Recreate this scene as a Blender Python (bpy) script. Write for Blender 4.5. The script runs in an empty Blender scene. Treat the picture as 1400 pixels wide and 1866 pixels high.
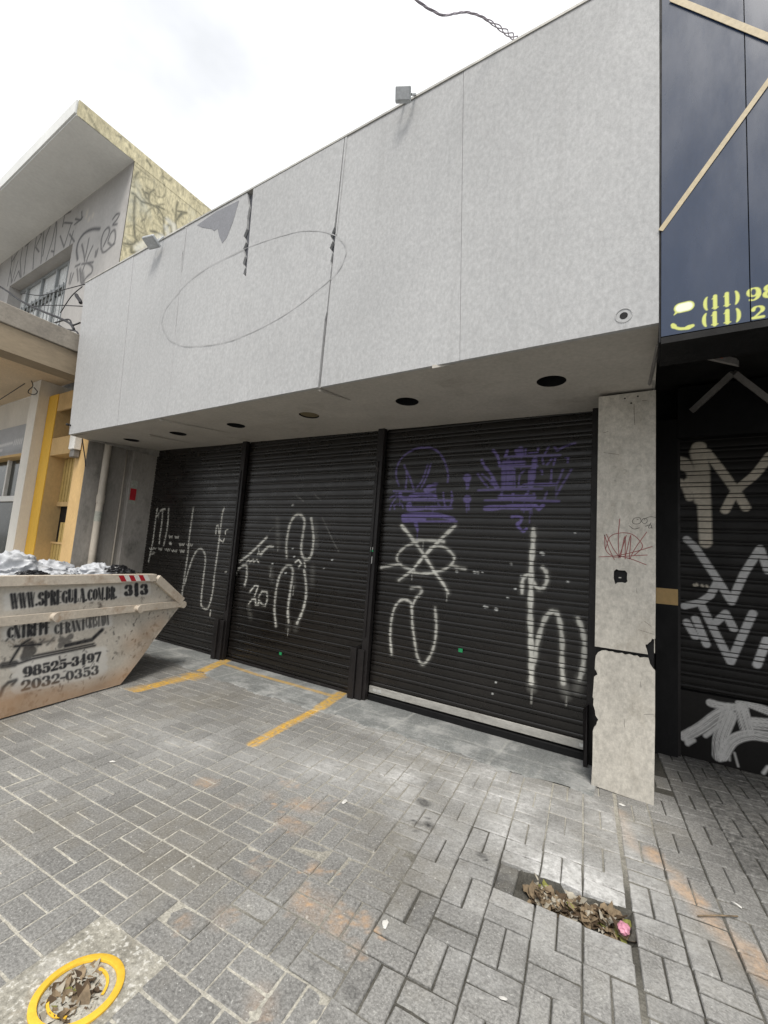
import bpy, bmesh, math, random
import numpy as np
from mathutils import Vector, Matrix, noise as mnoise
random.seed(7); RNG = np.random.default_rng(7)
sc = bpy.context.scene
COL = sc.collection
# ------------------------------------------------------------------ camera
CAM = np.array([0, 0, 1.6]); F = 778.9; CX, CY = 700, 933      # focal length in pixels of the 1400 px wide photo
AR = np.array([0.85324229, 0.51639308, 0.07290945])
AU = np.array([-0.00573396, -0.13050568, 0.99143098])
AW = np.array([-0.52148319, 0.8463489, 0.10839198])
cd = bpy.data.cameras.new('camera'); cam = bpy.data.objects.new('camera', cd); COL.objects.link(cam)
cd.sensor_fit = 'HORIZONTAL'; cd.sensor_width = 36; cd.lens = F / 1400 * 36; cd.clip_start = .05; cd.clip_end = 900
cam.matrix_world = Matrix(((AR[0], AU[0], -AW[0], 0), (AR[1], AU[1], -AW[1], 0), (AR[2], AU[2], -AW[2], 1.6), (0, 0, 0, 1)))
sc.camera = cam
# ------------------------------------------------------------------ sky, sun, exposure
SUN_EL, SUN_AZ = math.radians(58), math.radians(150)      # azimuth from +Y, clockwise: street side, to the right
w = bpy.data.worlds.new('World'); sc.world = w; w.use_nodes = True
nt = w.node_tree; nt.nodes.clear()
N = nt.nodes.new; L = nt.links.new
out = N('ShaderNodeOutputWorld'); bg = N('ShaderNodeBackground'); sky = N('ShaderNodeTexSky')
sky.sky_type = 'NISHITA'; sky.sun_disc = False; sky.sun_elevation = SUN_EL; sky.sun_rotation = SUN_AZ
sky.air_density = 1.0; sky.dust_density = 3.0
tc = N('ShaderNodeTexCoord'); nz = N('ShaderNodeTexNoise'); nz.inputs['Scale'].default_value = 2.2; nz.inputs['Detail'].default_value = 5
mp = N('ShaderNodeMapping'); mp.inputs['Scale'].default_value = (1, 1, 1.8); mp.inputs['Location'].default_value = (2.6, .7, .3)
cr = N('ShaderNodeValToRGB'); cr.color_ramp.elements[0].position = .30; cr.color_ramp.elements[0].color = (5.9, 6.0, 6.15, 1)
cr.color_ramp.elements[1].position = .70; cr.color_ramp.elements[1].color = (10.6, 10.6, 10.5, 1)
mx = N('ShaderNodeMix'); mx.data_type = 'RGBA'; mx.inputs[0].default_value = .88
L(tc.outputs['Generated'], mp.inputs[0]); L(mp.outputs[0], nz.inputs[0]); L(nz.outputs[0], cr.inputs[0])
L(sky.outputs[0], mx.inputs[6]); L(cr.outputs[0], mx.inputs[7])
sx = N('ShaderNodeSeparateXYZ'); L(tc.outputs['Generated'], sx.inputs[0])          # murky band near the horizon, as over a built-up street
hr = N('ShaderNodeMapRange'); hr.inputs[1].default_value = .04; hr.inputs[2].default_value = .34; hr.inputs[3].default_value = .6; hr.inputs[4].default_value = 1.0
L(sx.outputs[2], hr.inputs[0]); hs_ = N('ShaderNodeVectorMath'); hs_.operation = 'SCALE'; L(mx.outputs[2], hs_.inputs[0]); L(hr.outputs[0], hs_.inputs['Scale']); L(hs_.outputs[0], bg.inputs[0])
bg.inputs[1].default_value = .1; L(bg.outputs[0], out.inputs[0])
sd = bpy.data.lights.new('sun', 'SUN'); sd.energy = 1.7; sd.angle = math.radians(20); sd.color = (1, .95, .87)
so = bpy.data.objects.new('sun', sd); COL.objects.link(so)
sdir = Vector((math.sin(SUN_AZ) * math.cos(SUN_EL), math.cos(SUN_AZ) * math.cos(SUN_EL), math.sin(SUN_EL)))
so.rotation_euler = sdir.to_track_quat('Z', 'Y').to_euler(); so.location = sdir * 30
vs = sc.view_settings; vs.view_transform = 'Standard'; vs.look = 'None'; vs.gamma = 1; vs.exposure = .74; vs.use_curve_mapping = False

# ------------------------------------------------------------------ measuring: a pixel of the photo -> a point of a real plane
def ray(px, py): return AR * (px - CX) / F - AU * (py - CY) / F + AW
def on(px, py, ax, v):
    d = ray(px, py); return CAM + d * (v - CAM[ax]) / d[ax]
def crop(ox, oy, s): return lambda pts: [(ox + a * s, oy + b * s) for a, b in pts]
def XZ(pts, y): return [(p[0], p[2]) for p in (on(a, b, 1, y) for a, b in pts)]
def YZ(pts, x): return [(p[1], p[2]) for p in (on(a, b, 0, x) for a, b in pts)]
def XY(pts, z=0): return [(p[0], p[1]) for p in (on(a, b, 2, z) for a, b in pts)]

# ------------------------------------------------------------------ mesh helpers
class MB:
    def __init__(s): s.v = []; s.f = []
    def add(s, vs, fs):
        o = len(s.v); s.v += [tuple(map(float, p)) for p in vs]; s.f += [tuple(i + o for i in f) for f in fs]; return s
    def box(s, x0, x1, y0, y1, z0, z1, b=0):
        if b:
            bm = bmesh.new(); bmesh.ops.create_cube(bm, size=1)
            for v in bm.verts: v.co = Vector(((x0 + x1) / 2 + v.co.x * (x1 - x0), (y0 + y1) / 2 + v.co.y * (y1 - y0), (z0 + z1) / 2 + v.co.z * (z1 - z0)))
            bmesh.ops.bevel(bm, geom=bm.edges[:], offset=b, segments=1, affect='EDGES')
            return s.bm(bm)
        V = [(x, y, z) for x in (x0, x1) for y in (y0, y1) for z in (z0, z1)]
        return s.add(V, [(0, 1, 3, 2), (4, 6, 7, 5), (0, 4, 5, 1), (2, 3, 7, 6), (0, 2, 6, 4), (1, 5, 7, 3)])
    def bm(s, bm):
        bm.verts.index_update(); s.add([v.co for v in bm.verts], [[v.index for v in f.verts] for f in bm.faces]); bm.free(); return s
    def hexa(s, a, b):   # two quads, 4 points each
        return s.add(list(a) + list(b), [(3, 2, 1, 0), (4, 5, 6, 7), (0, 1, 5, 4), (1, 2, 6, 5), (2, 3, 7, 6), (3, 0, 4, 7)])
    def tube(s, pts, r, n=7, taper=None):
        pts = [Vector(p) for p in pts]; rings = []; up = Vector((.13, .21, .97))
        for i, p in enumerate(pts):
            t = (pts[min(i + 1, len(pts) - 1)] - pts[max(i - 1, 0)]).normalized()
            a = t.cross(up); a = a.normalized() if a.length > 1e-4 else Vector((1, 0, 0)); b = t.cross(a)
            rr = r if taper is None else r * taper[i]
            rings.append([p + (a * math.cos(2 * math.pi * k / n) + b * math.sin(2 * math.pi * k / n)) * rr for k in range(n)])
        V = [q for R in rings for q in R]; Fc = []
        for i in range(len(rings) - 1):
            for k in range(n): Fc.append((i * n + k, i * n + (k + 1) % n, (i + 1) * n + (k + 1) % n, (i + 1) * n + k))
        Fc.append(tuple(range(n - 1, -1, -1))); Fc.append(tuple((len(rings) - 1) * n + k for k in range(n)))
        return s.add(V, Fc)
    def plate(s, outer, holes, fn0, fn1):
        """a flat board with holes; fn0 / fn1 map the 2D outline to the front and back face"""
        bm = bmesh.new(); loops = []
        for lp in [outer] + list(holes):
            vs = [bm.verts.new((a, b, 0)) for a, b in lp]; loops.append(vs)
            for i in range(len(vs)): bm.edges.new((vs[i], vs[(i + 1) % len(vs)]))
        bmesh.ops.triangle_fill(bm, use_beauty=True, use_dissolve=False, edges=bm.edges[:])
        bm.verts.index_update()
        P = [(v.co.x, v.co.y) for v in bm.verts]; n = len(P)
        T = [[v.index for v in f.verts] for f in bm.faces]; lps = [[v.index for v in lp] for lp in loops]; bm.free()
        fs = [tuple(t) for t in T] + [tuple(i + n for i in reversed(t)) for t in T]
        for lp in lps:
            for i in range(len(lp)):
                a, b = lp[i], lp[(i + 1) % len(lp)]; fs.append((a, b, b + n, a + n))
        return s.add([fn0(a, b) for a, b in P] + [fn1(a, b) for a, b in P], fs)
    def plate_xz(s, outer, y0, y1, holes=()): return s.plate(outer, holes, lambda a, b: (a, y0, b), lambda a, b: (a, y1, b))
    def plate_yz(s, outer, x0, x1, holes=()): return s.plate(outer, holes, lambda a, b: (x0, a, b), lambda a, b: (x1, a, b))
    def plate_xy(s, outer, z0, z1, holes=()): return s.plate(outer, holes, lambda a, b: (a, b, z0), lambda a, b: (a, b, z1))
    def lathe(s, prof, c, n=24, ax=2):
        V = []; m = len(prof)
        for k in range(n):
            a = 2 * math.pi * k / n
            for r, h in prof:
                q = (r * math.cos(a), r * math.sin(a), h)
                q = q if ax == 2 else ((h, q[0], q[1]) if ax == 0 else (q[0], h, q[1]))
                V.append((c[0] + q[0], c[1] + q[1], c[2] + q[2]))
        return s.add(V, [(k * m + i, k * m + i + 1, ((k + 1) % n) * m + i + 1, ((k + 1) % n) * m + i) for k in range(n) for i in range(m - 1)])
    def grid(s, A):      # A: (rows, cols, 3)
        r, c = A.shape[:2]; o = len(s.v)
        s.v += list(map(tuple, A.reshape(-1, 3).tolist()))
        i = (np.arange(r - 1)[:, None] * c + np.arange(c - 1)[None]).ravel() + o
        s.f += list(map(tuple, np.stack([i, i + 1, i + c + 1, i + c], 1).tolist())); return s

def obj(name, mb, m, parent=None, smooth=False, attrs=None, **props):
    me = bpy.data.meshes.new(name)
    off = Vector((0, 0, 0)); p = parent
    while p is not None: off += p.location; p = p.parent
    V = np.array(mb.v) - np.array(off)
    me.from_pydata(V.tolist(), [], mb.f); me.validate(); me.update()
    bm = bmesh.new(); bm.from_mesh(me); bmesh.ops.recalc_face_normals(bm, faces=bm.faces[:]); bm.to_mesh(me); bm.free()
    if smooth:
        me.polygons.foreach_set('use_smooth', [True] * len(me.polygons))
        if smooth != True: me.set_sharp_from_angle(angle=math.radians(smooth))
    for an, arr in (attrs or {}).items():
        if arr.ndim == 1:
            at = me.attributes.new(an, 'FLOAT', 'POINT'); at.data.foreach_set('value', arr.astype(np.float32))
        else:
            at = me.attributes.new(an, 'FLOAT_COLOR', 'POINT'); at.data.foreach_set('color', arr.astype(np.float32).ravel())
    me.materials.append(m)
    o = bpy.data.objects.new(name, me); COL.objects.link(o)
    if parent: o.parent = parent
    for k, v in props.items(): o[k] = v
    return o
def thing(name, label, cat, loc=(0, 0, 0), group=None):
    o = bpy.data.objects.new(name, None); COL.objects.link(o); o.location = loc; o.empty_display_size = .2
    o['label'] = label; o['category'] = cat
    if group: o['group'] = group
    return o
def tag(o, label, cat, group=None):
    o['label'] = label; o['category'] = cat
    if group: o['group'] = group
    return o

# ------------------------------------------------------------------ materials
def mat(name, base, rough=.8, var=.18, scale=2.5, stretch=(1, 1, 1), fine=.12, fscale=45, bump=.15, bscale=70, spec=.35,
        dirt=None, paints=(), pnoise=.25, tint=False, metal=0, dirt2=None, coat=0, speck=None):
    """dirt = (colour, scale, threshold, amount, stretch): patches with a shape of their own; paints = colours for the channels of the 'paint' attribute"""
    m = bpy.data.materials.new(name); m.use_nodes = True; t = m.node_tree; n = t.nodes.new; l = t.links.new
    b = t.nodes['Principled BSDF']; b.inputs['Specular IOR Level'].default_value = spec; b.inputs['Metallic'].default_value = metal
    if coat: b.inputs['Coat Weight'].default_value = coat; b.inputs['Coat Roughness'].default_value = .12
    co = n('ShaderNodeTexCoord')
    def noise(sc_, st=(1, 1, 1), det=6, rg=.6):
        mpn = n('ShaderNodeMapping'); mpn.inputs['Scale'].default_value = st; l(co.outputs['Object'], mpn.inputs[0])
        q = n('ShaderNodeTexNoise'); q.inputs['Scale'].default_value = sc_; q.inputs['Detail'].default_value = det; q.inputs['Roughness'].default_value = rg
        l(mpn.outputs[0], q.inputs[0]); return q.outputs[0]
    def mrange(x, a, bb, c, d):
        q = n('ShaderNodeMapRange'); q.inputs[1].default_value = a; q.inputs[2].default_value = bb; q.inputs[3].default_value = c; q.inputs[4].default_value = d
        l(x, q.inputs[0]); return q.outputs[0]
    def math_(op, x, y):
        q = n('ShaderNodeMath'); q.operation = op
        for i, z in enumerate((x, y)):
            if isinstance(z, (int, float)): q.inputs[i].default_value = z
            else: l(z, q.inputs[i])
        return q.outputs[0]
    def mixc(f, a, c):
        q = n('ShaderNodeMix'); q.data_type = 'RGBA'
        if isinstance(f, (int, float)): q.inputs[0].default_value = f
        else: l(f, q.inputs[0])
        for i, z in ((6, a), (7, c)):
            if isinstance(z, tuple): q.inputs[i].default_value = (*z, 1)
            else: l(z, q.inputs[i])
        return q.outputs[2]
    big = mrange(noise(scale, stretch), .3, .7, 1 - var, 1 + var)
    fin = mrange(noise(fscale, stretch, 3, .7), .3, .7, 1 - fine, 1 + fine)
    k = math_('MULTIPLY', big, fin)
    if tint:
        ta = n('ShaderNodeAttribute'); ta.attribute_name = 'tint'; k = math_('MULTIPLY', k, ta.outputs['Fac'])
    vm = n('ShaderNodeVectorMath'); vm.operation = 'SCALE'; vm.inputs[0].default_value = base; l(k, vm.inputs['Scale'])
    col = vm.outputs[0]
    for dd in (dirt, dirt2):
        if dd:
            dc, ds, th, am = dd[:4]; st = dd[4] if len(dd) > 4 else (1, 1, 1)
            f = math_('MULTIPLY', mrange(noise(ds, st, 8, .65), th, th + .12, 0, am), mrange(noise(ds * 9, (1, 1, 1), 4, .7), .3, .6, .45, 1))
            col = mixc(f, col, dc)
    if speck:
        f = mrange(noise(speck[1], (1, 1, 1), 2, .5), speck[2], speck[2] + .05, 0, speck[3]); col = mixc(f, col, speck[0])
        f = mrange(noise(speck[1] * .37, (1, 1, 1), 3, .6), speck[2] + .02, speck[2] + .08, 0, speck[3]); col = mixc(f, col, speck[0])
    if paints:
        pa = n('ShaderNodeAttribute'); pa.attribute_name = 'paint'
        sp = n('ShaderNodeSeparateColor'); l(pa.outputs['Color'], sp.inputs[0])
        chans = [sp.outputs[0], sp.outputs[1], sp.outputs[2], pa.outputs['Alpha']]
        wear = mrange(noise(26, (1, 1, 1), 6, .7), .3, .62, 1 - 2 * pnoise, 1)
        for c, pc in zip(chans, paints):
            if pc is None: continue
            f = math_('MULTIPLY', c, wear); col = mixc(f, col, tuple(pc))
    l(col, b.inputs['Base Color'])
    l(mrange(noise(scale * 3, stretch), .3, .7, max(.05, rough - .1), min(1, rough + .1)), b.inputs['Roughness'])
    if bump:
        bp = n('ShaderNodeBump'); bp.inputs['Strength'].default_value = bump; bp.inputs['Distance'].default_value = .01
        l(noise(bscale, stretch, 5, .7), bp.inputs['Height']); l(bp.outputs[0], b.inputs['Normal'])
    return m

M = {}
M['board'] = mat('cement_board', (.425, .43, .435), .7, .07, .8, (1, 1, .6), .13, 42, .2, 60, dirt=((.34, .345, .355), 18, .50, .38, (1, 1, .5)), dirt2=((.30, .30, .30), 4.5, .57, .30, (2.2, 1, .10)))
M['soffit'] = mat('soffit_board', (.44, .415, .375), .8, .10, 2, (1, 1, 1), .10, 30, .12, 50, dirt=((.2, .17, .14), 1.6, .58, .5))
M['column_board'] = mat('column_board', (.48, .455, .405), .75, .14, 3.4, (1, 1, .7), .20, 38, .35, 45, dirt=((.30, .27, .22), 4.2, .52, .5, (1, 1, .6)), dirt2=((.16, .14, .12), 13, .645, .7),
                         paints=((.20, .05, .05), (.03, .03, .035)), pnoise=.2)
M['dark'] = mat('black_void', (.006, .006, .007), .7, .2, 3)
M['backing'] = mat('bitumen_backing', (.10, .105, .12), .8, .25, 4)
M['film'] = mat('torn_film', (.215, .22, .24), .6, .08, 3)
M['slat'] = mat('black_slat_paint', (.0105, .009, .008), .30, .35, 1.4, (1, 1, 1), .25, 40, .05, 40, .5, dirt=((.06, .054, .048), 2.0, .60, .35, (1, 1, 2.2)),
                paints=((.87, .86, .78), (.17, .13, .38), (.72, .73, .70)), pnoise=.12)
M['slat_cream'] = mat('black_slat_cream_paint', (.009, .008, .0075), .45, .35, 1.6, (1, 1, 1), .25, 40, .08, 40, .25,
                paints=((.80, .73, .61), (.66, .65, .63), (.68, .68, .68)), pnoise=.1)
M['steel_black'] = mat('black_steel', (.014, .012, .012), .5, .4, 3, (1, 1, 1), .3, 50, .1, 50, .35, dirt=((.16, .13, .11), 5, .64, .5), dirt2=((.35, .34, .3), 22, .72, .7))
M['alu'] = mat('worn_aluminium', (.42, .41, .38), .5, .2, 3, (.4, 1, 1), .2, 40, .05, 60, .5, metal=.3)
M['galv'] = mat('galvanised_tab', (.62, .62, .6), .45, .2, 8, metal=.2)
M['concrete'] = mat('old_concrete', (.30, .29, .27), .9, .3, 1.8, (1, 1, .5), .15, 30, .3, 40, dirt=((.10, .095, .085), 2.4, .54, .7, (1, 1, .5)))
M['plaster'] = mat('party_wall_plaster', (.27, .255, .235), .9, .25, 1.4, (1, 1, .4), .12, 30, .25, 30, dirt=((.08, .08, .07), 2.8, .55, .6, (1, 1, .5)), dirt2=((.4, .38, .34), 3.6, .6, .5))
M['pvc'] = mat('old_pvc', (.46, .42, .36), .55, .12, 3, (1, 1, .3), .08, 30, .05, dirt=((.25, .22, .18), 3, .58, .5))
M['red'] = mat('red_sticker', (.42, .02, .03), .5, .15, 12); M['greysticker'] = mat('grey_sticker', (.33, .34, .3), .6, .2, 20)
M['white'] = mat('white_paint', (.72, .71, .68), .6, .08, 2); M['green'] = mat('green_sticker', (.02, .28, .10), .6, .3, 60, bump=0)
M['ochre'] = mat('yellow_wall_paint', (.60, .41, .19), .8, .12, 1.5, (1, 1, .5), .08, 30, .15, 40, dirt=((.42, .26, .10), 1.7, .55, .35))
M['yellow'] = mat('bright_yellow_paint', (.78, .46, .06), .7, .08, 2, (1, 1, .4), .05, 30, .08)
M['grille'] = mat('ochre_metal_grille', (.50, .36, .13), .6, .15, 4, bump=.05)
M['offwhite'] = mat('white_pilaster', (.74, .71, .65), .7, .10, 1.3, (1, 1, .4), .05, 30, .06)
M['shopsign'] = mat('faded_sign', (.40, .41, .43), .55, .12, 1.5, paints=((.75, .75, .75), (.05, .05, .06)), bump=0)
M['glass'] = mat('dark_shop_glass', (.02, .025, .022), .10, .5, 2.4, bump=0, spec=.4, dirt=((.14, .15, .12), 3.5, .56, .6), dirt2=((.4, .38, .33), 7, .63, .7))
M['housewall'] = mat('upper_house_render', (.42, .41, .40), .85, .10, 1.2, (1, 1, .6), .06, 20, .1, 30, dirt=((.25, .24, .23), .9, .55, .4), paints=((.03, .033, .04), (.62, .58, .5)), pnoise=.05)
M['sidewall'] = mat('stained_side_wall', (.58, .53, .36), .9, .14, 1.0, (1, 1, .3), .3, 30, .2, 30, dirt=((.17, .17, .15), 7.5, .575, .75, (1, 1, .6)), dirt2=((.52, .54, .48), .9, .5, .6), paints=((.06, .065, .055), (.74, .74, .68)), pnoise=.08)
M['houseroof'] = mat('roof_slab_paint', (.74, .75, .74), .85, .08, .9, (1, 1, 1), .05, 18, .08, 30)
M['canopyc'] = mat('weathered_canopy', (.27, .245, .21), .9, .25, 1.5, (1, 1, 1), .15, 26, .3, 36, dirt=((.13, .12, .105), 1.8, .55, .6))
M['tanbeam'] = mat('tan_beam_paint', (.29, .235, .165), .85, .2, 1.5, (1, .3, 1), .1, 26, .2, dirt=((.2, .17, .13), 1.8, .55, .6)); M['tanceil'] = mat('tan_ceiling_paint', (.62, .49, .34), .85, .12, 1.2)
M['pane'] = mat('pale_window_pane', (.66, .68, .68), .25, .06, 2, bump=0); M['winframe'] = mat('grey_window_frame', (.30, .32, .33), .5, .1, 4, bump=0)
M['navy'] = mat('navy_sign_panel', (.024, .040, .080), .25, .05, 1.2, (1, 1, .3), .05, 30, .012, 6, .5, paints=((.62, .66, .18), (.82, .84, .72)), pnoise=0)
M['gold'] = mat('gold_stripe', (.50, .42, .28), .5, .06, 3, bump=0)
M['blackwall'] = mat('black_painted_wall', (.007, .007, .0075), .6, .4, 2.5, (1, 1, .5), .3, 30, .2, 30, .25, dirt=((.025, .025, .025), 2.5, .6, .5))
M['dark_shade'] = mat('dim_ceiling', (.02, .019, .018), .8, .3, 2)
M['orange'] = mat('rust_orange_panel', (.30, .075, .025), .7, .15, 3); M['greyboard'] = mat('grey_board', (.20, .19, .18), .7, .2, 3)
M['skip'] = mat('skip_paint', (.55, .515, .455), .7, .12, 1.8, (1, 1, 1), .10, 40, .25, 26, .4, dirt=((.31, .22, .15), 2.6, .51, .6), dirt2=((.06, .045, .035), 7, .575, .9),
                paints=((.64, .63, .60), (.014, .015, .02), (.44, .27, .15)), pnoise=.05)
M['skiprust'] = mat('skip_frame_paint', (.55, .49, .41), .7, .12, 3, (1, 1, 1), .10, 40, .2, 30, .4, dirt=((.30, .18, .10), 3.4, .54, .7), dirt2=((.08, .05, .035), 12, .64, .8))
M['rubble'] = mat('rubble', (.25, .23, .2), .95, .4, 8)
M['whitebag'] = mat('white_plastic', (.46, .475, .50), .32, .12, 4, (1, 1, 1), .06, 30, .3, 22, .5); M['blackbag'] = mat('black_plastic', (.012, .012, .014), .3, .3, 4, (1, 1, 1), .2, 30, .2, 25, .6)
M['asphalt'] = mat('road_asphalt', (.15, .148, .14), .9, .2, 1.5, (1, 1, 1), .3, 90, .3, 120)
M['kerb'] = mat('kerb_stone', (.26, .255, .245), .9, .2, 3)
M['apron'] = mat('apron_cement', (.215, .225, .222), .85, .22, 1.6, (1, 1, 1), .25, 60, .5, 70, speck=((.5, .5, .48), 80, .64, .5), dirt=((.46, .46, .45), 3.2, .49, .6), dirt2=((.09, .09, .09), 3.0, .62, .6),
                 paints=((.62, .37, .05), (.6, .6, .56), (.07, .07, .07)), pnoise=.42)
M['paver'] = mat('concrete_paver', (.235, .232, .222), .85, .15, 2.2, (1, 1, 1), .42, 85, .5, 110, .3, tint=True, speck=((.52, .52, .49), 95, .66, .6),
                 dirt=((.38, .38, .36), 4.5, .55, .38), dirt2=((.15, .135, .105), 1.1, .50, .55), paints=((.66, .38, .04), (.58, .36, .19), (.70, .70, .69), (.025, .025, .025)), pnoise=.42)
M['sand'] = mat('joint_sand', (.24, .23, .20), .95, .2, 30, (1, 1, 1), .3, 120, .3, 90, .2, tint=True)
M['patch'] = mat('cement_patch', (.33, .315, .27), .9, .35, 6, (1, 1, 1), .35, 60, 1., 26, speck=((.6, .59, .55), 60, .6, .7), dirt=((.50, .49, .46), 7, .55, .6), dirt2=((.38, .29, .18), 2.4, .55, .5))
M['ironyellow'] = mat('yellow_ring_paint', (.74, .46, .045), .6, .06, 6, (1, 1, 1), .08, 60, .2, dirt=((.34, .26, .14), 16, .60, .6))
M['iron'] = mat('worn_iron', (.16, .15, .13), .7, .3, 14, (1, 1, 1), .2, 60, .3, 40, dirt=((.40, .38, .33), 16, .54, .6))
M['leafA'] = mat('dry_leaf', (.20, .150, .095), .8, .5, 24); M['leafB'] = mat('brown_leaf', (.085, .058, .035), .8, .4, 14); M['leafC'] = mat('grey_paper_scrap', (.36, .33, .27), .8, .2, 12)
M['leafD'] = mat('green_stem', (.19, .19, .05), .8, .3, 14)
M['pink'] = mat('pink_wrapper', (.56, .25, .33), .45, .3, 60); M['stone'] = mat('pale_chip', (.60, .59, .56), .9, .1, 9)
M['cable'] = mat('grey_cable', (.36, .33, .37), .6, .1, 4, bump=0); M['blackcable'] = mat('black_cable', (.03, .03, .035), .6, .2, 4, bump=0)
M['lamp'] = mat('grey_floodlight_body', (.40, .42, .43), .5, .1, 8, bump=0); M['lens'] = mat('floodlight_glass', (.46, .48, .50), .2, .08, 8, bump=0)
M['olive'] = mat('olive_cover', (.16, .13, .075), .8, .1, 8)

# ------------------------------------------------------------------ paint: strokes -> a mask on the points of a dense surface
def smooth(pts, n=6):
    P = np.array(pts, float)
    if len(P) < 3: return P
    Q = np.vstack([2 * P[0] - P[1], P, 2 * P[-1] - P[-2]]); o = []
    for i in range(1, len(Q) - 2):
        for k in range(n):
            t = k / n; a, b, c, d = Q[i - 1:i + 3]
            o.append(.5 * ((2 * b) + (-a + c) * t + (2 * a - 5 * b + 4 * c - d) * t * t + (-a + 3 * b - 3 * c + d) * t ** 3))
    o.append(P[-1]); return np.array(o)
def paint(G, mask, pts, r, soft=.006, amt=1., r1=None):
    """G (n,2) points; darkens mask near the polyline with half width r (r1 at the end)"""
    P = np.array(pts, float); R = np.linspace(r, r if r1 is None else r1, len(P)) if np.isscalar(r) else np.array(r)
    mg = R.max() + soft; lo = P.min(0) - mg; hi = P.max(0) + mg
    idx = np.nonzero(((G >= lo) & (G <= hi)).all(1))[0]
    if not len(idx): return
    g = G[idx]; best = np.full(len(g), 9.)
    if len(P) == 1: best = np.linalg.norm(g - P[0], axis=1) - R[0]
    for i in range(len(P) - 1):
        d = P[i + 1] - P[i]; L2 = (d * d).sum() + 1e-12
        t = np.clip(((g - P[i]) @ d) / L2, 0, 1); q = np.linalg.norm(g - P[i] - t[:, None] * d, axis=1) - (R[i] + t * (R[i + 1] - R[i]))
        best = np.minimum(best, q)
    mask[idx] = np.maximum(mask[idx], amt * np.clip(.5 - best / (2 * soft), 0, 1))
def wobble(n, x0, x1, y, h, rng):    # a scribbled line of small handwriting
    return [(x0 + (x1 - x0) * i / n, y + h * rng.uniform(-1, 1)) for i in range(n + 1)]

# fat-face stencil letters: strokes ('l', x0,y0,x1,y1, half width) and arcs ('a', cx,cy,rx,ry,deg0,deg1, thin, thick)
T_, K_ = .045, .14
GL = {
 '0': [('a', .5, .5, .34, .46, 0, 360, T_, K_)], 'O': [('a', .5, .5, .34, .46, 0, 360, T_, K_)],
 '1': [('l', .5, 0, .5, 1, K_), ('l', .25, .03, .75, .03, T_), ('l', .5, .93, .25, .8, T_)],
 '2': [('a', .5, .72, .32, .25, 180, -45, T_, K_ * .9), ('l', .72, .55, .2, .08, .07), ('l', .15, .08, .85, .1, .1)],
 '3': [('a', .48, .74, .3, .23, 160, -90, T_, K_ * .9), ('a', .48, .27, .34, .25, 90, -160, T_, K_)],
 '4': [('l', .62, 0, .62, 1, K_), ('l', .6, .95, .12, .3, T_), ('l', .1, .28, .95, .28, T_)],
 '5': [('l', .25, .93, .8, .93, .09), ('l', .24, .93, .22, .52, T_), ('a', .48, .32, .34, .3, 120, -150, T_, K_)],
 '7': [('l', .15, .92, .85, .92, .1), ('l', .82, .88, .42, 0, .1)],
 '8': [('a', .5, .75, .28, .23, 0, 360, T_, K_ * .85), ('a', .5, .27, .34, .26, 0, 360, T_, K_)],
 '9': [('a', .5, .66, .32, .32, 0, 360, T_, K_), ('a', .46, .5, .38, .48, 20, -120, T_, K_)],
 'W': [('l', .1, 1, .3, 0, K_ * .8), ('l', .3, 0, .5, 1, T_), ('l', .48, 1, .7, 0, K_ * .8), ('l', .7, 0, .92, 1, T_)],
 'S': [('a', .5, .74, .3, .24, 20, 270, T_, K_), ('a', .5, .26, .32, .25, 90, -160, T_, K_)],
 'P': [('l', .25, 0, .25, 1, K_), ('a', .45, .74, .36, .24, 90, -90, T_, K_)],
 'R': [('l', .25, 0, .25, 1, K_), ('a', .45, .75, .36, .23, 90, -90, T_, K_), ('l', .55, .5, .82, .02, K_)],
 'E': [('l', .25, 0, .25, 1, K_), ('l', .25, .95, .85, .95, T_), ('l', .25, .5, .7, .5, T_), ('l', .25, .05, .85, .05, T_)],
 'F': [('l', .25, 0, .25, 1, K_), ('l', .25, .95, .85, .95, T_), ('l', .25, .5, .7, .5, T_)],
 'G': [('a', .52, .5, .36, .46, 40, 320, T_, K_), ('l', .78, .05, .78, .42, K_ * .8)],
 'C': [('a', .55, .5, .36, .46, 45, 315, T_, K_)],
 'U': [('l', .22, 1, .22, .3, K_), ('a', .5, .3, .3, .27, 180, 360, T_, K_ * .8), ('l', .8, .3, .8, 1, T_)],
 'L': [('l', .28, 0, .28, 1, K_), ('l', .28, .05, .88, .05, T_), ('l', .85, .05, .85, .25, T_)],
 'A': [('l', .12, 0, .45, 1, T_), ('l', .48, 1, .82, 0, K_), ('l', .2, .32, .7, .32, T_)],
 'M': [('l', .12, 0, .12, 1, T_), ('l', .15, 1, .48, .1, K_ * .8), ('l', .5, .1, .82, 1, T_), ('l', .85, 0, .85, 1, K_ * .8)],
 'N': [('l', .15, 0, .15, 1, T_), ('l', .18, 1, .8, 0, K_), ('l', .85, 0, .85, 1, T_)],
 'T': [('l', .5, 0, .5, 1, K_), ('l', .08, .95, .92, .95, T_)],
 'D': [('l', .22, 0, .22, 1, K_), ('a', .4, .5, .42, .46, 90, -90, T_, K_)],
 'B': [('l', .22, 0, .22, 1, K_), ('a', .45, .76, .32, .22, 90, -90, T_, K_ * .9), ('a', .45, .27, .38, .25, 90, -90, T_, K_)],
 '.': [('l', .4, .08, .42, .08, .11)], '-': [('l', .1, .42, .9, .42, .08)],
 '(': [('a', .85, .5, .5, .58, 115, 245, .02, .13)], ')': [('a', .15, .5, .5, .58, 65, -65, .02, .13)],
}
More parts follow.
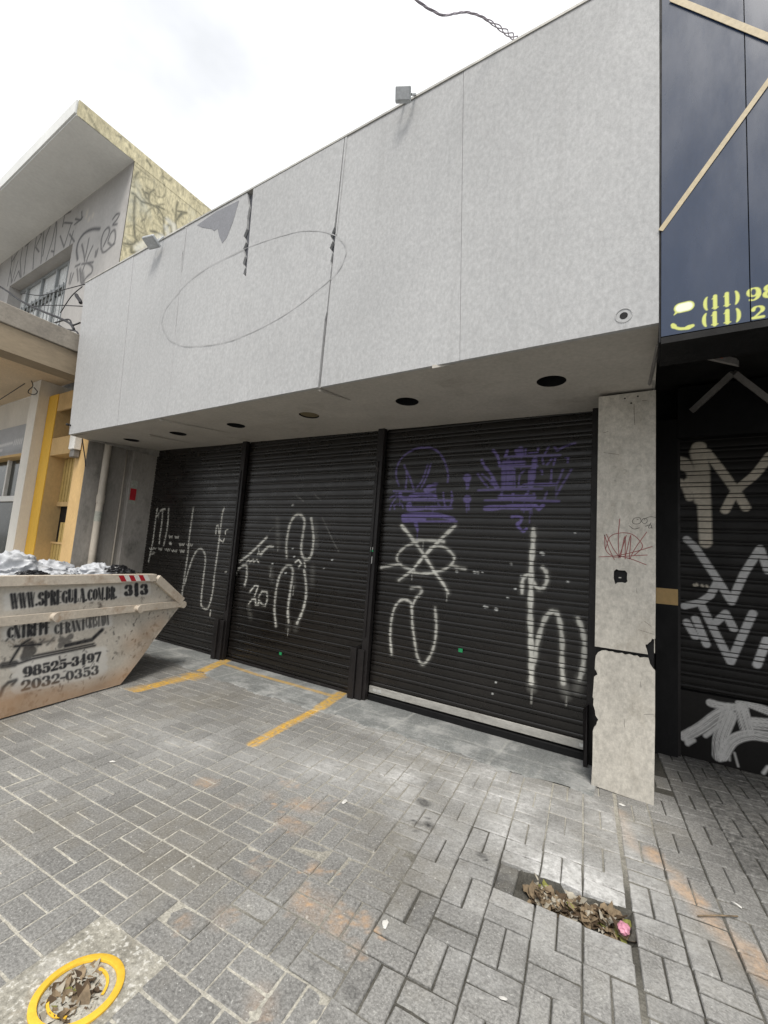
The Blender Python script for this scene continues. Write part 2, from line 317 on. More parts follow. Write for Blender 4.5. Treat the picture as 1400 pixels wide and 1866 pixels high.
def letters(G, mask, text, o, e, up, asp=None, soft=.004, amt=1., adv=None, fat=1.):
    """text along the vector e (whole line) with the height vector up, from the point o"""
    o = np.array(o, float); e = np.array(e, float); up = np.array(up, float)
    wd = [.5 if ch in '.' else (.6 if ch in '()-' else (1.25 if ch in 'WM' else 1.)) for ch in text]; tot = sum(wd); x = 0
    h = np.linalg.norm(up); cw = np.linalg.norm(e) / tot; k = min(h, cw * 1.25)
    for ch, ww in zip(text, wd):
        cell = e * ww / tot
        for st in GL.get(ch, []):
            if st[0] == 'l':
                pts = [(st[1], st[2]), (st[3], st[4])]; rr = [st[5]] * 2
            else:
                _, cx, cy, rx, ry, a0, a1, tn, tk = st; m = 16; pts = []; rr = []
                for i in range(m + 1):
                    a = math.radians(a0 + (a1 - a0) * i / m); pts.append((cx + rx * math.cos(a), cy + ry * math.sin(a))); rr.append(tn + (tk - tn) * abs(math.cos(a)) ** 1.3)
            paint(G, mask, [o + e * (x / tot) + cell * a * .94 + up * b for a, b in pts], np.array(rr) * k * fat, soft, amt)
        x += ww

# ================================================================== GROUND
U0 = np.array([-1.16996, 1.43423]); UU = np.array([.20594, .01574]); UV = np.array([-.02399, .2196])   # bond of the paving
road = MB().box(-260, 260, -260, 260, -.5, -.16); obj('road', road, M['asphalt'], kind='structure')
kb = MB()
for i in range(24):
    x = -16 + i; kb.box(x + .004, x + .996, -1.95, -1.80, -.3, .01 + .004 * random.random(), .012)
obj('kerb', kb, M['kerb'], kind='structure')
HOLE = {(3, 4, 1), (4, 4, 0), (4, 4, 1), (5, 4, 0), (5, 4, 1)}; COVER = {(-4, -3), (-3, -3), (-4, -2), (-3, -2), (-4, -1), (-3, -1)} - {(-4, -1), (-3, -1)}
def fbm(x, y, s, seed=0): return mnoise.fractal(Vector((x * s + seed * 7.3, y * s + 3.1 * seed, seed * 1.7)), 1., 2., 4) 
def gz(i, j): return U0 + UU * i + UV * j
pv, tints, masks = MB(), [], []
def apron_edge(x): return 3.66 + .03 * math.sin(x * 2.1) + .05 * math.sin(x * .7 + 1) + .02 * math.sin(x * 9)
for i in range(-56, 18):
    for j in range(-15, 18):
        for h in (0, 1):
            if (i, j) in COVER or (i, j, h) in HOLE: continue
            vert = (i + j) % 2 == 1                                     # two pavers side by side, turned block by block
            a0, a1, b0, b1 = (h * .5, h * .5 + .5, 0, 1) if vert else (0, 1, h * .5, h * .5 + .5)
            jit = .006
            c = gz(i + (a0 + a1) / 2, j + (b0 + b1) / 2)
            if c[1] < -1.75 or c[1] > 5.3 or c[0] < -13 or c[0] > 2.6: continue
            if c[1] > 3.95 and c[0] < .1: continue
            if c[0] < -7.7 and c[1] > 3.3: continue
            g = .0026 + .0012 * random.random()                          # joint half width
            if c[0] > -.25 and i >= 5 and not vert: g += .002
            du, dv = UU / np.linalg.norm(UU), UV / np.linalg.norm(UV)
            gv = g + .0012
            cor = [gz(i + a0, j + b0) + du * g + dv * gv, gz(i + a1, j + b0) - du * g + dv * gv, gz(i + a1, j + b1) - du * g - dv * gv, gz(i + a0, j + b1) + du * g - dv * gv]
            cor = [q + np.array([random.gauss(0, .0011), random.gauss(0, .0011)]) for q in cor]
            if i in (5, 6) : cor = [q + np.array([.010 if (k in (0, 3) and a0 == 0 and i == 6) else (-.006 if (k in (1, 2) and a1 == 1 and i == 5) else 0), 0]) for k, q in enumerate(cor)]
            near = -4.6 < c[0] < 1.2 and .3 < c[1] < 4.2
            sunk = (i, j, h) == (3, 4, 0)
            z0 = random.gauss(0, .0009) - (.012 if sunk else 0); tu, tv = random.gauss(0, .0008), random.gauss(0, .0008)
            if abs(c[0] + 1) < .9 and abs(c[1] - 2) < .8: tu *= 2.6; tv *= 2.6; z0 *= (1 if sunk else 2.2)
            nu, nv = ((12, 6) if not vert else (6, 12)) if near else (2, 2)
            ins = lambda n, e: np.concatenate([[0], np.linspace(e, 1 - e, n - 1), [1]])
            aa, bb = np.meshgrid(ins(nu, .022 if nu > nv or nu == 2 and not vert else .044) if near else np.array([0, .03, .97, 1]), ins(nv, .022 if nv > nu else .044) if near else np.array([0, .03, .97, 1]))
            P = (cor[0][None, None] * ((1 - aa) * (1 - bb))[..., None] + cor[1][None, None] * (aa * (1 - bb))[..., None] + cor[2][None, None] * (aa * bb)[..., None] + cor[3][None, None] * ((1 - aa) * bb)[..., None])
            edge = np.where((aa == 0) | (aa == 1) | (bb == 0) | (bb == 1), 0, 1)
            Z = z0 + (aa - .5) * tu * 2 + (bb - .5) * tv * 2 - np.where(edge < .5, .0045 + RNG.uniform(0, .0030, aa.shape), 0) + RNG.normal(0, .0005, aa.shape)
            A = np.concatenate([P, Z[..., None]], 2)
            A = np.pad(A, ((1, 1), (1, 1), (0, 0)), mode='edge')
            A[0, :, 2] = A[-1, :, 2] = A[:, 0, 2] = A[:, -1, 2] = -.06
            pv.grid(A); n_ = A.shape[0] * A.shape[1]
            t = 1 + random.gauss(0, .07)
            if sunk: t = .5
            lt = np.clip(1.35 - 1.0 * np.clip((c[0] + 1.9) / 1.0, 0, 1) * np.clip((3.1 - c[1]) / .5, 0, 1), 0, 1.4)
            if -1.75 < c[0] < -.6 and c[1] < 1.45: lt = 1.4
            ek = np.pad(edge, 1, mode='constant', constant_values=0).ravel()
            tints.append(np.stack([np.where(ek > 0, t, t * (1.1 if lt > .8 else .82)), np.full(n_, c[0]), np.full(n_, c[1])], 1))
TI = np.vstack(tints); PV = np.array(pv.v); PG = PV[:, :2]
PM = np.zeros((len(PV), 4))
YEL = [(XY([(462, 1356), (518, 1324), (572, 1296)]), .048, 1.0), (XY([(583, 1291), (622, 1266)]), .065, 1.0), (XY([(252, 1257), (345, 1233), (410, 1206)]), .075, 1.0),
       ([(-4.97, 4.10), (-4.2, 4.06), (-3.6, 4.07), (-2.98, 4.08)], .033, .8), ([(-4.97, 4.10), (-5.0, 4.18)], .05, .6)]
for pts, r, a in YEL: paint(PG, PM[:, 0], pts, r, .008, a)
c3 = crop(300, 1300, .42857)
for (x, y), r, a in [((160, 290), .05, .8), ((520, 300), .03, .6), ((565, 385), .055, 1), ((530, 460), .05, .8), ((560, 490), .06, .5), ((640, 400), .07, .45), ((450, 355), .05, .4),
                     ((655, 672), .03, .8), ((590, 775), .045, 1), ((640, 830), .09, .5), ((735, 920), .035, 1), ((850, 890), .028, 1), ((700, 850), .06, .45), ((815, 1000), .03, .6),
                     ((410, 1200), .05, .4), ((380, 680), .04, .35), ((90, 870), .02, .5), ((250, 850), .04, .35), ((300, 395), .03, .3)]:
    p = np.array(XY(c3([(x, y)]))[0]); q = p + np.array([random.gauss(0, .03), random.gauss(0, .02)])
    paint(PG, PM[:, 1], [p, q], r * .8, r * .7, a * .48)
    for _ in range(4):
        e = p + np.array([random.gauss(0, r), random.gauss(0, r)]); paint(PG, PM[:, 1], [e, e + np.array([random.gauss(0, .05), random.gauss(0, .03)])], .004, .006, a)
p = XY([(1130, 1480), (1150, 1540), (1230, 1590), (1262, 1640), (1310, 1700), (1400, 1790)]); paint(PG, PM[:, 1], p, .03, .03, .35)
c4 = crop(880, 1440, .37143)
paint(PG, PM[:, 1], XY(c4([(830, 300), (850, 340)])), .04, .02, .7); paint(PG, PM[:, 1], XY(c4([(960, 470), (1050, 540)])), .045, .012, .7)
paint(PG, PM[:, 1], XY(c4([(1100, 620), (1200, 720)])), .05, .03, .5); paint(PG, PM[:, 1], XY(c4([(1300, 780), (1400, 920)])), .05, .02, .5)
for (x, y), r in [((1097, 375), .042), ((1120, 472), .03), ((1075, 468), .018), ((1065, 498), .012), ((1117, 445), .012), ((1345, 600), .022), ((1365, 625), .012), ((635, 1078), .018), ((795, 1180), .022), ((1050, 455), .008)]:
    p = np.array(XY(c3([(x, y)]))[0]); paint(PG, PM[:, 3], [p, p + np.array([r * .6, -r * .3])], r, r * .45, .95 if y < 1000 else .6)
# white cement dust: along the apron and around the pillar
for pts, r, a in [([(760, 1480), (880, 1600), (1020, 1760)], .26, .45), ([(1080, 1500), (1200, 1640), (1330, 1760)], .22, .4), ([(600, 1380), (700, 1400), (800, 1430)], .2, .45), ([(620, 1300), (760, 1370), (900, 1420), (1060, 1460)], .16, .55), ([(1060, 1480), (1140, 1560), (1180, 1700), (1300, 1800)], .2, .45), ([(560, 1400), (760, 1420), (900, 1470), (1060, 1500)], .34, .65), ([(900, 1430), (1000, 1560), (1100, 1640), (1180, 1720)], .34, 1.0), ([(950, 1660), (1060, 1740), (1180, 1840)], .16, .5), ([(840, 1740), (960, 1830)], .12, .35),
                  ([(160, 1330), (330, 1350), (480, 1380)], .3, .30), ([(1000, 1440), (1120, 1500)], .16, .7)]:
    paint(PG, PM[:, 2], XY(pts), r * .4, r, a)
jn = np.array([fbm(x, y, 2.1, 3) for x, y in TI[:, 1:]]) if False else None
nn = np.array([fbm(a, b, 3.2, 2) for a, b in PG]); PM[:, 2] = np.clip(PM[:, 2] * (1 + 1.1 * nn) , 0, .9)
# shade under the black shop's canopy, painted into the paver colour
dark_shade = np.clip((PG[:, 0] - .12 - .10 * (3.9 - PG[:, 1])) / .35, 0, 1) * np.clip((PG[:, 1] - 2.75) / .9, 0, 1)
PM[:, 3] = np.maximum(PM[:, 3], .8 * dark_shade * (1 + .3 * nn))
pij = np.linalg.solve(np.stack([UU, UV], 1), (PG - U0).T); PM[(pij[0] > 3) & (pij[0] < 3.5) & (pij[1] > 4) & (pij[1] < 5), 2] = 0
tint = TI[:, 0] * (1 + .10 * np.array([fbm(a, b, .9, 5) for a, b in PG]))
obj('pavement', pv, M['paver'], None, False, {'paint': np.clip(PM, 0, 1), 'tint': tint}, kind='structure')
# sand bed, sunk where pavers are missing
xs = np.arange(-13, 2.7, .03); ys = np.arange(-1.78, 5.4, .03); XX, YY = np.meshgrid(xs, ys)
ij = np.linalg.solve(np.stack([UU, UV], 1), (np.stack([XX.ravel(), YY.ravel()], 0) - U0[:, None])); fi, fj = ij
inh = (fi > 3.52) & (fi < 5.98) & (fj > 4.02) & (fj < 4.98)
darkj = np.array([fbm(a, b, 1.3, 9) for a, b in zip(XX.ravel(), YY.ravel())])
light = 1.35 - 1.0 * np.clip((XX.ravel() + 1.9) / 1.0, 0, 1) * np.clip((3.1 - YY.ravel()) / .5, 0, 1) - .35 * np.clip(darkj * 2, -1, 1)
light = np.where((XX.ravel() > .05) & (YY.ravel() > 3.0), .15, light)  # same canopy shade, put into the tint of the joint sand
low3 = (fi > 2.75) & (fi <= 3.52) & (fj > 3.8) & (fj < 5.2)
light = np.where((XX.ravel() > -1.75) & (YY.ravel() < 1.45) & (XX.ravel() < -.6), 1.5, light)
ZZ = np.where(inh, -.062 + .02 * RNG.random(len(fi)), np.where(low3, -.03, np.where(light > .8, -.0052, -.0052 - .006 * (1 - light / .8)) + .0016 * RNG.random(len(fi)) - .0008))
sand = MB().grid(np.stack([XX, YY, ZZ.reshape(XX.shape)], 2))
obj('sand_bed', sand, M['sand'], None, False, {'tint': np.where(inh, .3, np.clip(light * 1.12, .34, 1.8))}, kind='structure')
# cement apron along the shutters
ap = MB(); xs = np.arange(-7.58, -.30, .018); rows = np.linspace(0, 1, 40)
A = np.array([[(x, apron_edge(x) + (4.34 - apron_edge(x)) * r - (.09 * fbm(x, 0, 5, 4) if r == 0 else 0), .0045 + .002 * fbm(x, r * 2, 3, 6) + .012 * r - (.012 if r == 0 else 0)) for x in xs] for r in rows])
ap.grid(A); AG = A.reshape(-1, 3)[:, :2]; AM = np.zeros((len(AG), 4))
for pts, r, a in YEL: paint(AG, AM[:, 0], pts, r, .008, a)
for k in range(9):
    x = -7 + k * .82 + random.random() * .2; paint(AG, AM[:, 1], [(x, 3.6), (x + .03, 4.3)], .004, .012, .8)
paint(AG, AM[:, 1], [(-7, 4.02), (-.4, 3.94)], .004, .012, .6)
for i in range(-34, 8):
    for j in range(8, 15):
        for a_, b_ in ((gz(i, j), gz(i + 1, j)), (gz(i, j), gz(i, j + 1)), (gz(i + .5, j), gz(i + .5, j + 1)) if (i + j) % 2 else (gz(i, j + .5), gz(i + 1, j + .5))):
            if b_[1] < 4.0 + .1 * math.sin(a_[0] * 3) and random.random() < .62: paint(AG, AM[:, 1], [a_, b_], .003, .014, random.uniform(.15, .55))
for k in range(16):
    x = random.uniform(-5.2, -.4); y = random.uniform(3.65, 3.95); p = [(x, y)]
    for q in range(5): x += random.uniform(.02, .09); y += random.uniform(-.03, .03); p.append((x, y))
    paint(AG, AM[:, 2], p, .004, .010, .7)
paint(AG, AM[:, 2], XY(crop(350, 1180, .285714)([(420, 350), (500, 300), (560, 310), (640, 340), (720, 365)])), .012, .02, .8)
obj('apron', ap, M['apron'], None, False, {'paint': AM}, kind='structure')
# cement patch round the drain cover
MC = np.array([-1.705, .945])
q = [gz(-4.05, -3), gz(-1.95, -3), gz(-1.95, -1), gz(-4.05, -1)]
q = [tuple(np.array(a)) for a in q]
patch = MB(); ring_in = [(MC[0] + .120 * math.cos(a), MC[1] + .120 * math.sin(a)) for a in np.linspace(0, 2 * math.pi, 40, False)]
patch.plate_xy(q, -.0035, -.05, [ring_in]); obj('cement_patch', patch, M['patch'], kind='structure')

# drain cover
dc = thing('drain_cover', 'round drain cover with a bright yellow painted ring, full of dead leaves', 'drain cover', (MC[0], MC[1], 0))
obj('ring', MB().lathe([(.142, -.003), (.142, .004), (.139, .006), (.118, .006), (.116, .003), (.116, -.03)], (MC[0], MC[1], 0), 64), M['ironyellow'], dc, 40)
cv = MB().lathe([(.1155, -.004), (.1155, -.0065), (.094, -.0065), (.090, -.010), (.088, -.035)], (MC[0], MC[1], 0), 64)
obj('cover_plate', cv, M['iron'], dc, 40)
obj('sump', MB().lathe([(.0885, -.034), (0, -.036)], (MC[0], MC[1], 0), 40), M['dark_shade'], dc)
for a0, a1 in ((.15 * math.pi, .62 * math.pi), (1.3 * math.pi, 1.75 * math.pi)):
    an = np.linspace(a0, a1, 18)
    A = np.array([[(MC[0] + r * math.cos(a), MC[1] + r * math.sin(a), z) for a in an] for r, z in ((.092, -.002), (.092, .0015), (.083, .0015), (.081, -.03))]); obj('inner_rim', MB().grid(A), M['ironyellow'], dc)

def leafpile(n, cx, cy, rx, ry, z0, z1, size, rot=0, seed=1, fill=None):
    rg = random.Random(seed); mbs = [MB() for _ in range(4)]
    for k in range(n):
        while True:
            a, b = rg.uniform(-1, 1), rg.uniform(-1, 1)
            if (a * a + b * b <= 1) or fill: break
        x = cx + a * rx * math.cos(rot) - b * ry * math.sin(rot); y = cy + a * rx * math.sin(rot) + b * ry * math.cos(rot)
        s = size * rg.uniform(.5, 1.4); an = rg.uniform(0, 6.28); wd = rg.uniform(.25, .6); cu = rg.uniform(-.5, .8); tilt = rg.uniform(-.5, .5)
        V = []
        for u in np.linspace(-1, 1, 7):
            wv = wd * (1 - u * u) ** .6 + .04
            for v in (-1, 0, 1):
                lx, ly = u * s, v * wv * s; lz = cu * s * u * u * .6 + abs(v) * .25 * s * wd + tilt * lx + rg.uniform(-.04, .04) * s
                V.append((x + lx * math.cos(an) - ly * math.sin(an), y + lx * math.sin(an) + ly * math.cos(an), max(z0, z0 + (z1 - z0) * rg.random() * .4 + (z1 - z0) * .5 * k / n + lz)))
        mbs[rg.choices(range(4), (6, 4, 3, 1))[0]].add(V, [(i * 3 + j, i * 3 + j + 1, i * 3 + j + 4, i * 3 + j + 3) for i in range(6) for j in range(2)])
    return mbs
LN = ['leafA', 'leafB', 'leafC', 'leafD']
def leaves(name, mbs):
    root = None; allv = MB(); idx = []
    for k, m_ in enumerate(mbs):
        allv.add(m_.v, m_.f); idx += [k] * len(m_.f)
    o = obj(name, allv, M['leafA'], kind='stuff')
    for nme in LN[1:]: o.data.materials.append(M[nme])
    if len(o.data.polygons) == len(idx): o.data.polygons.foreach_set('material_index', idx)
    o.data.polygons.foreach_set('use_smooth', [True] * len(o.data.polygons))
    return o
leaves('dead_leaves', leafpile(190, MC[0], MC[1], .080, .080, -.032, -.002, .034, 0, 3))
hc = gz(4.8, 4.5); 
leaves('leaf_litter', leafpile(170, hc[0] + .015, hc[1], .205, .066, -.054, -.008, .044, math.atan2(UU[1], UU[0]), 5, True))
pk = MB(); bm = bmesh.new(); bmesh.ops.create_icosphere(bm, subdivisions=3, radius=.026)
pp = on(1137, 1690, 2, .0)
for v in bm.verts:
    d = 1 + .28 * mnoise.noise(v.co * 70) + .2 * mnoise.noise(v.co * 160); v.co = Vector(pp) + Vector((v.co.x * d * 1.0, v.co.y * d * 1.2, v.co.z * d * .8 - .005))
pk.bm(bm); tag(obj('wrapper', pk, M['pink'], None, False), 'crumpled pink wrapper lying among dead leaves in the gap of missing pavers', 'litter')
# loose litter on the paving
def chip(px, py, s, m, lab, el=1.8, name='paper_scrap'):
    p = on(px, py, 2, .004); bm = bmesh.new(); bmesh.ops.create_icosphere(bm, subdivisions=2, radius=s); an = random.uniform(0, 3.1)
    for v in bm.verts:
        d = 1 + .5 * mnoise.noise(v.co * (1.2 / s) + Vector((px, py, 0))); x, y = v.co.x * el * d, v.co.y * d
        v.co = Vector((p[0] + x * math.cos(an) - y * math.sin(an), p[1] + x * math.sin(an) + y * math.cos(an), p[2] + v.co.z * .35 * d + s * .1))
    o = obj(name, MB().bm(bm), M[m], None, False); tag(o, lab, 'litter')
chip(1134, 1467, .012, 'stone', 'pale crumb of plaster on the paving below the grey column foot')
chip(628, 1461, .013, 'stone', 'white scrap on dark pavers beside the orange stains')
chip(702, 1684, .013, 'stone', 'white flattened scrap on the paver right of the orange stains')
chip(205, 1388, .011, 'stone', 'small white pebble on the paving in front of the skip')
chip(917, 1820, .008, 'stone', 'tiny white crumb on the pavers at the bottom of the view')
def stick(a, b, r, m, lab, name):
    p, q = on(*a, 2, .008), on(*b, 2, .008); tag(obj(name, MB().tube([p, (p + q) / 2 + np.array([0, 0, .003]), q], r, 6), M[m], None, True), lab, 'litter')
stick((1272, 1669), (1345, 1670), .003, 'leafA', 'thin dry twig lying across the yellow stained pavers', 'twig')
stick((1334, 1643), (1352, 1655), .0035, 'white', 'white cigarette end on the pavers near the right edge', 'cigarette_end')
stick((974, 1592), (981, 1604), .004, 'leafC', 'beige cigarette end at the left of the leaf filled gap', 'cigarette_end')

# ================================================================== THE CLOSED SHOP
shop = thing('shop_building', 'grey shop front with blank panelled fascia over three black graffitied shutters', 'building', (-3.7, 4.3, 0))
BX = [.066, -1.167, -2.488, -3.615, -4.812, -5.93, -7.29]; TX = [.058, -1.275, -2.466, -3.726, -4.955, -6.154, -7.545]
FB, FT, FY = 3.083, 5.56, 2.795
# torn edges of some boards (z, how far the right-hand edge of the board is eaten away)
EAT = {2: [(FB, .022), (3.72, .022), (3.80, .008), (4.24, .007), (4.30, .025), (4.38, .010), (4.44, .050), (4.50, .020), (4.56, .055), (4.64, .02), (4.95, .008), (FT, .003)],
       3: [(FB, .002), (4.50, .002), (4.55, .05), (4.62, .03), (4.68, .075), (4.76, .05), (4.86, .09), (4.93, .05), (5.02, .10), (5.10, .06), (5.22, .065), (5.36, .05), (5.42, .07), (FT, .10)],
       4: [(FB, .002), (4.1, .002), (4.2, .008), (4.9, .002), (5.0, .012), (5.2, .02), (5.25, .004), (FT, .002)]}
pback = MB().box(-7.30, .05, FY + .035, FY + .10, FB + .012, FT - .02)
obj('fascia_backing', pback, M['backing'], shop)
for k in range(6):
    def edge(z, i): t = (z - FB) / (FT - FB); return BX[i] + (TX[i] - BX[i]) * t
    right = [(edge(z, k) - e - (.002 if k else 0), z) for z, e in EAT.get(k, [(FB, 0), (FT, 0)])]
    left = [(edge(FT, k + 1) + .0015, FT), (edge(FB, k + 1) + .0015, FB)]
    dy = [0, .002, -.003, .001, .003, 0][k]
    obj('fascia_panel', MB().plate_xz(right + left, FY + dy, FY + .03), M['board'], shop)
for k, (z0, z1, dx, wd) in {2: (4.55, 5.555, .012, .024), 3: (4.55, 5.555, .014, .03), 4: (4.95, 5.55, .008, .02)}.items():
    def ex(z): return BX[k] + (TX[k] - BX[k]) * (z - FB) / (FT - FB)
    obj('joint_strip', MB().plate_xz([(ex(z0) + .004, z0), (ex(z1) + .004, z1), (ex(z1) + .004 + wd, z1), (ex(z0) + .004 + wd * .6, z0)], FY - .004, FY - .0005), M['board'], shop)
c7 = crop(120, 340, .37143)
tp = XZ(c7([(645, 188), (668, 200), (718, 208), (728, 218), (745, 205), (752, 240), (768, 278), (790, 250), (822, 168), (838, 110), (850, 68), (740, 122)]), FY)
obj('torn_patch', MB().plate_xz(tp, FY - .0015, FY + .0005), M['film'], shop)
ring = smooth(XZ(c7([(470, 665), (480, 625), (500, 585), (545, 530), (600, 470), (700, 395), (840, 325), (920, 290), (1000, 262), (1100, 232), (1180, 218), (1260, 222), (1320, 240), (1360, 270), (1376, 310), (1368, 355), (1340, 410), (1290, 465), (1230, 515), (1150, 580), (1060, 640), (960, 695), (870, 735), (800, 758), (720, 775), (640, 783), (570, 780), (512, 752), (482, 705), (470, 665)]), FY), 5)
rm = MB(); n_ = len(ring); 
for i in range(n_ - 1):
    a, b = ring[i], ring[i + 1]; d = b - a; nrm = np.array([-d[1], d[0]]) / (np.linalg.norm(d) + 1e-9) * (.0035 + .0015 * math.sin(i * .9))
    y0 = FY - .006
    rm.add([(a[0] - nrm[0], y0, a[1] - nrm[1]), (b[0] - nrm[0], y0, b[1] - nrm[1]), (b[0] + nrm[0], y0, b[1] + nrm[1]), (a[0] + nrm[0], y0, a[1] + nrm[1])], [(0, 1, 2, 3)])
M['ringmark'] = mat('old_sign_outline', (.38, .385, .39), .8, .15, 6)
obj('ring_mark', rm, M['ringmark'], shop)
obj('top_trim', MB().box(-7.54, .056, FY - .008, FY + .06, FT + .001, FT + .022), M['alu'], shop)
for a, r in (((1137, 575), .018),):
    p = on(*a, 1, FY); o = obj('cable_hole', MB().lathe([(.048, -.002), (.046, -.004), (.042, -.004)], (p[0], FY, p[2]), 28, 1), M['ringmark'], shop)
    obj('hole_core', MB().lathe([(.022, -.001), (.020, -.003), (0, -.003)], (p[0], FY, p[2]), 20, 1), M['dark'], o)
p = on(129, 775, 1, FY); obj('anchor_bolt', MB().lathe([(.0, -.06), (.012, -.06), (.018, -.05), (.012, 0)], (p[0], FY, p[2]), 10, 1), M['steel_black'], shop)
# soffit, slightly higher towards the back left, with six downlight holes
def sz(x, y): return FB + .005 + (.02 + .125 * min(1, max(0, -x / 7.6))) * (y - FY) / 1.5
SOF = [(.062, FY + .028), (.062, 4.36), (-7.62, 4.36), (-7.62, 3.25), (-7.28, FY + .028)]
DL = [(-.645, 3.44), (-1.955, 3.445), (-3.19, 3.445), (-4.40, 3.445), (-5.62, 3.45), (-6.83, 3.45)]
cir = lambda c, r, n=28: [(c[0] + r * math.cos(2 * math.pi * i / n), c[1] + r * math.sin(2 * math.pi * i / n)) for i in range(n)]
sof = MB().plate(SOF, [cir(c, .112) for c in DL], lambda a, b: (a, b, sz(a, b)), lambda a, b: (a, b, sz(a, b) + .02))
obj('soffit', sof, M['soffit'], shop)
for k, c in enumerate(DL):
    z = sz(*c)
    dl = obj('downlight', MB().lathe([(.111, .0005), (.111, .13), (0, .13)], (c[0], c[1], z), 28), M['dark'], shop, 30)
    if k == 2: obj('cover_disc', MB().lathe([(.108, .014), (.0, .012)], (c[0], c[1], z), 28), M['olive'], dl)
# sprung edges of the soffit boards
for a, b, c, w_ in (((583, 708), (640, 733), 0, .05), ((292, 763), (418, 797), 1, .05), ((272, 797), (345, 818), 0, .03), ((788, 665), (832, 664), 1, .02)):
    p, q = on(*a, 2, FB), on(*b, 2, FB); d = (q - p); d /= np.linalg.norm(d); s_ = np.array([-d[1], d[0], 0]) * w_
    p[2] = sz(p[0], p[1]) - .003; q[2] = sz(q[0], q[1]) - .003; dn = np.array([0, 0, -.028])
    obj('sprung_board', MB().hexa([p, p + s_, q + s_ * .1, q], [p + dn, p + s_ + dn * .2, q + s_ * .1 + dn * .05, q + dn * .05]), M['soffit'], shop)
# shutters: slat profile swept along x; paint is a mask on its points
PIT = .1125; SY = 4.275
PROF = [(0, 0), (.003, .011), (.008, .011), (.011, 0), (.017, -.003), (.026, -.0042), (.035, -.003), (.041, 0), (.044, .011), (.049, .011), (.052, .001)] + [(.052 + .0086 * i, -.002 * math.sin(math.pi * i / 8)) for i in range(1, 8)]
def shutter_grid(x0, x1, z0, z1, y, step=.0095, lean=0):
    zs, yy, deep = [], [], []
    k = 0
    while z0 + k * PIT < z1:
        off = RNG.normal(0, .0012)
        for h, d in PROF:
            z = z0 + k * PIT + h
            if z <= z1: zs.append(z); yy.append(y + d + off); deep.append(1. if d > .008 else 0.)
        k += 1
    xs = np.linspace(x0, x1, max(2, int((x1 - x0) / step)))
    Xg, Zg = np.meshgrid(xs, zs); Yg = np.repeat(np.array(yy)[:, None], len(xs), 1) + .003 * np.sin(Xg * 2.3 + Zg * .7)
    A = np.stack([Xg, Yg, Zg], 2); return A, np.repeat(np.array(deep)[:, None], len(xs), 1).ravel()
def shutter(name, x0, x1, z0, z1, y, m, parent, strokes, thick=.02):
    A, deep = shutter_grid(x0, x1, z0, z1, y); G = A.reshape(-1, 3)[:, [0, 2]]; Mk = np.zeros((len(G), 4))
    rs = random.Random(int(x0 * 100) + 7)
    for ch, pts, r, soft, amt, r1 in strokes:
        n = len(pts); ph = rs.uniform(0, 6)
        R = np.linspace(r, r if r1 is None else r1, n) * (1 + (.20 * np.sin(np.arange(n) * 1.1 + ph) if ch < 2 and n > 4 and r < .03 else 0))
        paint(G, Mk[:, ch], pts, R, soft, amt * rs.uniform(.82, 1))
        if ch < 2 and r > .012 and rs.random() < .45 and y < 4.5:
            k = rs.randrange(n); p = np.array(pts[k]); paint(G, Mk[:, ch], [p, p - np.array([0, rs.uniform(.05, .16)])], .0035, .006, .7)
    for ch, pts, r, soft, amt, r1 in strokes:
        if ch == 0 and .01 < r < .03 and y < 4.5: paint(G, Mk[:, 0], pts, r, .03, .20 * amt)
    var_ = np.array([.5 + .5 * math.sin(a * 7 + 3 * math.sin(b * 5)) for a, b in G]); Mk[:, 0] *= .78 + .22 * var_
    for ch in range(3): Mk[:, ch] *= 1 - .9 * deep
    return obj(name, MB().grid(A), m, parent, False, {'paint': Mk})
ST = []                                          # all strokes on the three shutters, as (channel, points, radius, softness, amount, end radius)
def S(cr_, ch, r, *lines, soft=.008, amt=.95, r1=None, sm=True, y=SY):
    for ln in lines:
        p = XZ(cr_(ln), y); ST.append((ch, smooth(p) if sm and len(p) > 2 else np.array(p), r, soft, amt, r1))
k5 = crop(620, 720, .375)
S(k5, 0, .019, [(300, 635), (345, 690), (410, 780), (460, 860), (500, 915), (525, 960)], [(560, 635), (500, 690), (450, 740), (405, 785), (350, 850), (285, 900)], r1=.013)
S(k5, 0, .013, [(370, 705), (440, 706), (505, 712)], [(380, 712), (320, 735), (280, 775), (280, 810), (310, 835), (360, 850)], [(440, 742), (490, 733), (530, 755), (555, 790), (540, 825), (500, 850), (455, 860)],
  [(345, 862), (400, 868), (460, 864)], [(200, 838), (250, 828), (295, 820)], [(540, 828), (575, 838), (610, 845)])
S(k5, 0, .013, [(345, 938), (385, 935), (397, 955), (370, 985), (348, 1030), (345, 1010), (320, 995), (290, 1000), (262, 1040), (247, 1110), (243, 1180), (250, 1260)],
  [(348, 1030), (352, 1120), (362, 1200), (375, 1270), (400, 1308), (430, 1280), (455, 1220), (468, 1130), (462, 1035)], amt=.75)
S(k5, 0, .021, [(940, 650), (938, 720), (930, 830), (928, 950), (925, 1060), (928, 1180), (930, 1290), (930, 1395)], r1=.024)
S(k5, 0, .016, [(885, 962), (888, 900), (912, 872), (930, 880), (938, 905), (958, 937), (985, 938), (1005, 905), (1002, 862), (985, 838)])
S(k5, 0, .019, [(942, 1305), (960, 1200), (990, 1100), (1020, 1057), (1050, 1057), (1068, 1100), (1080, 1200), (1078, 1300), (1085, 1400)], [(1155, 1085), (1178, 1140), (1188, 1220), (1180, 1320), (1165, 1380)], amt=.85)
S(k5, 0, .03, [(930, 1395), (932, 1425)], [(1085, 1400), (1100, 1460)], [(1165, 1380), (1150, 1440)], soft=.03, amt=.22)
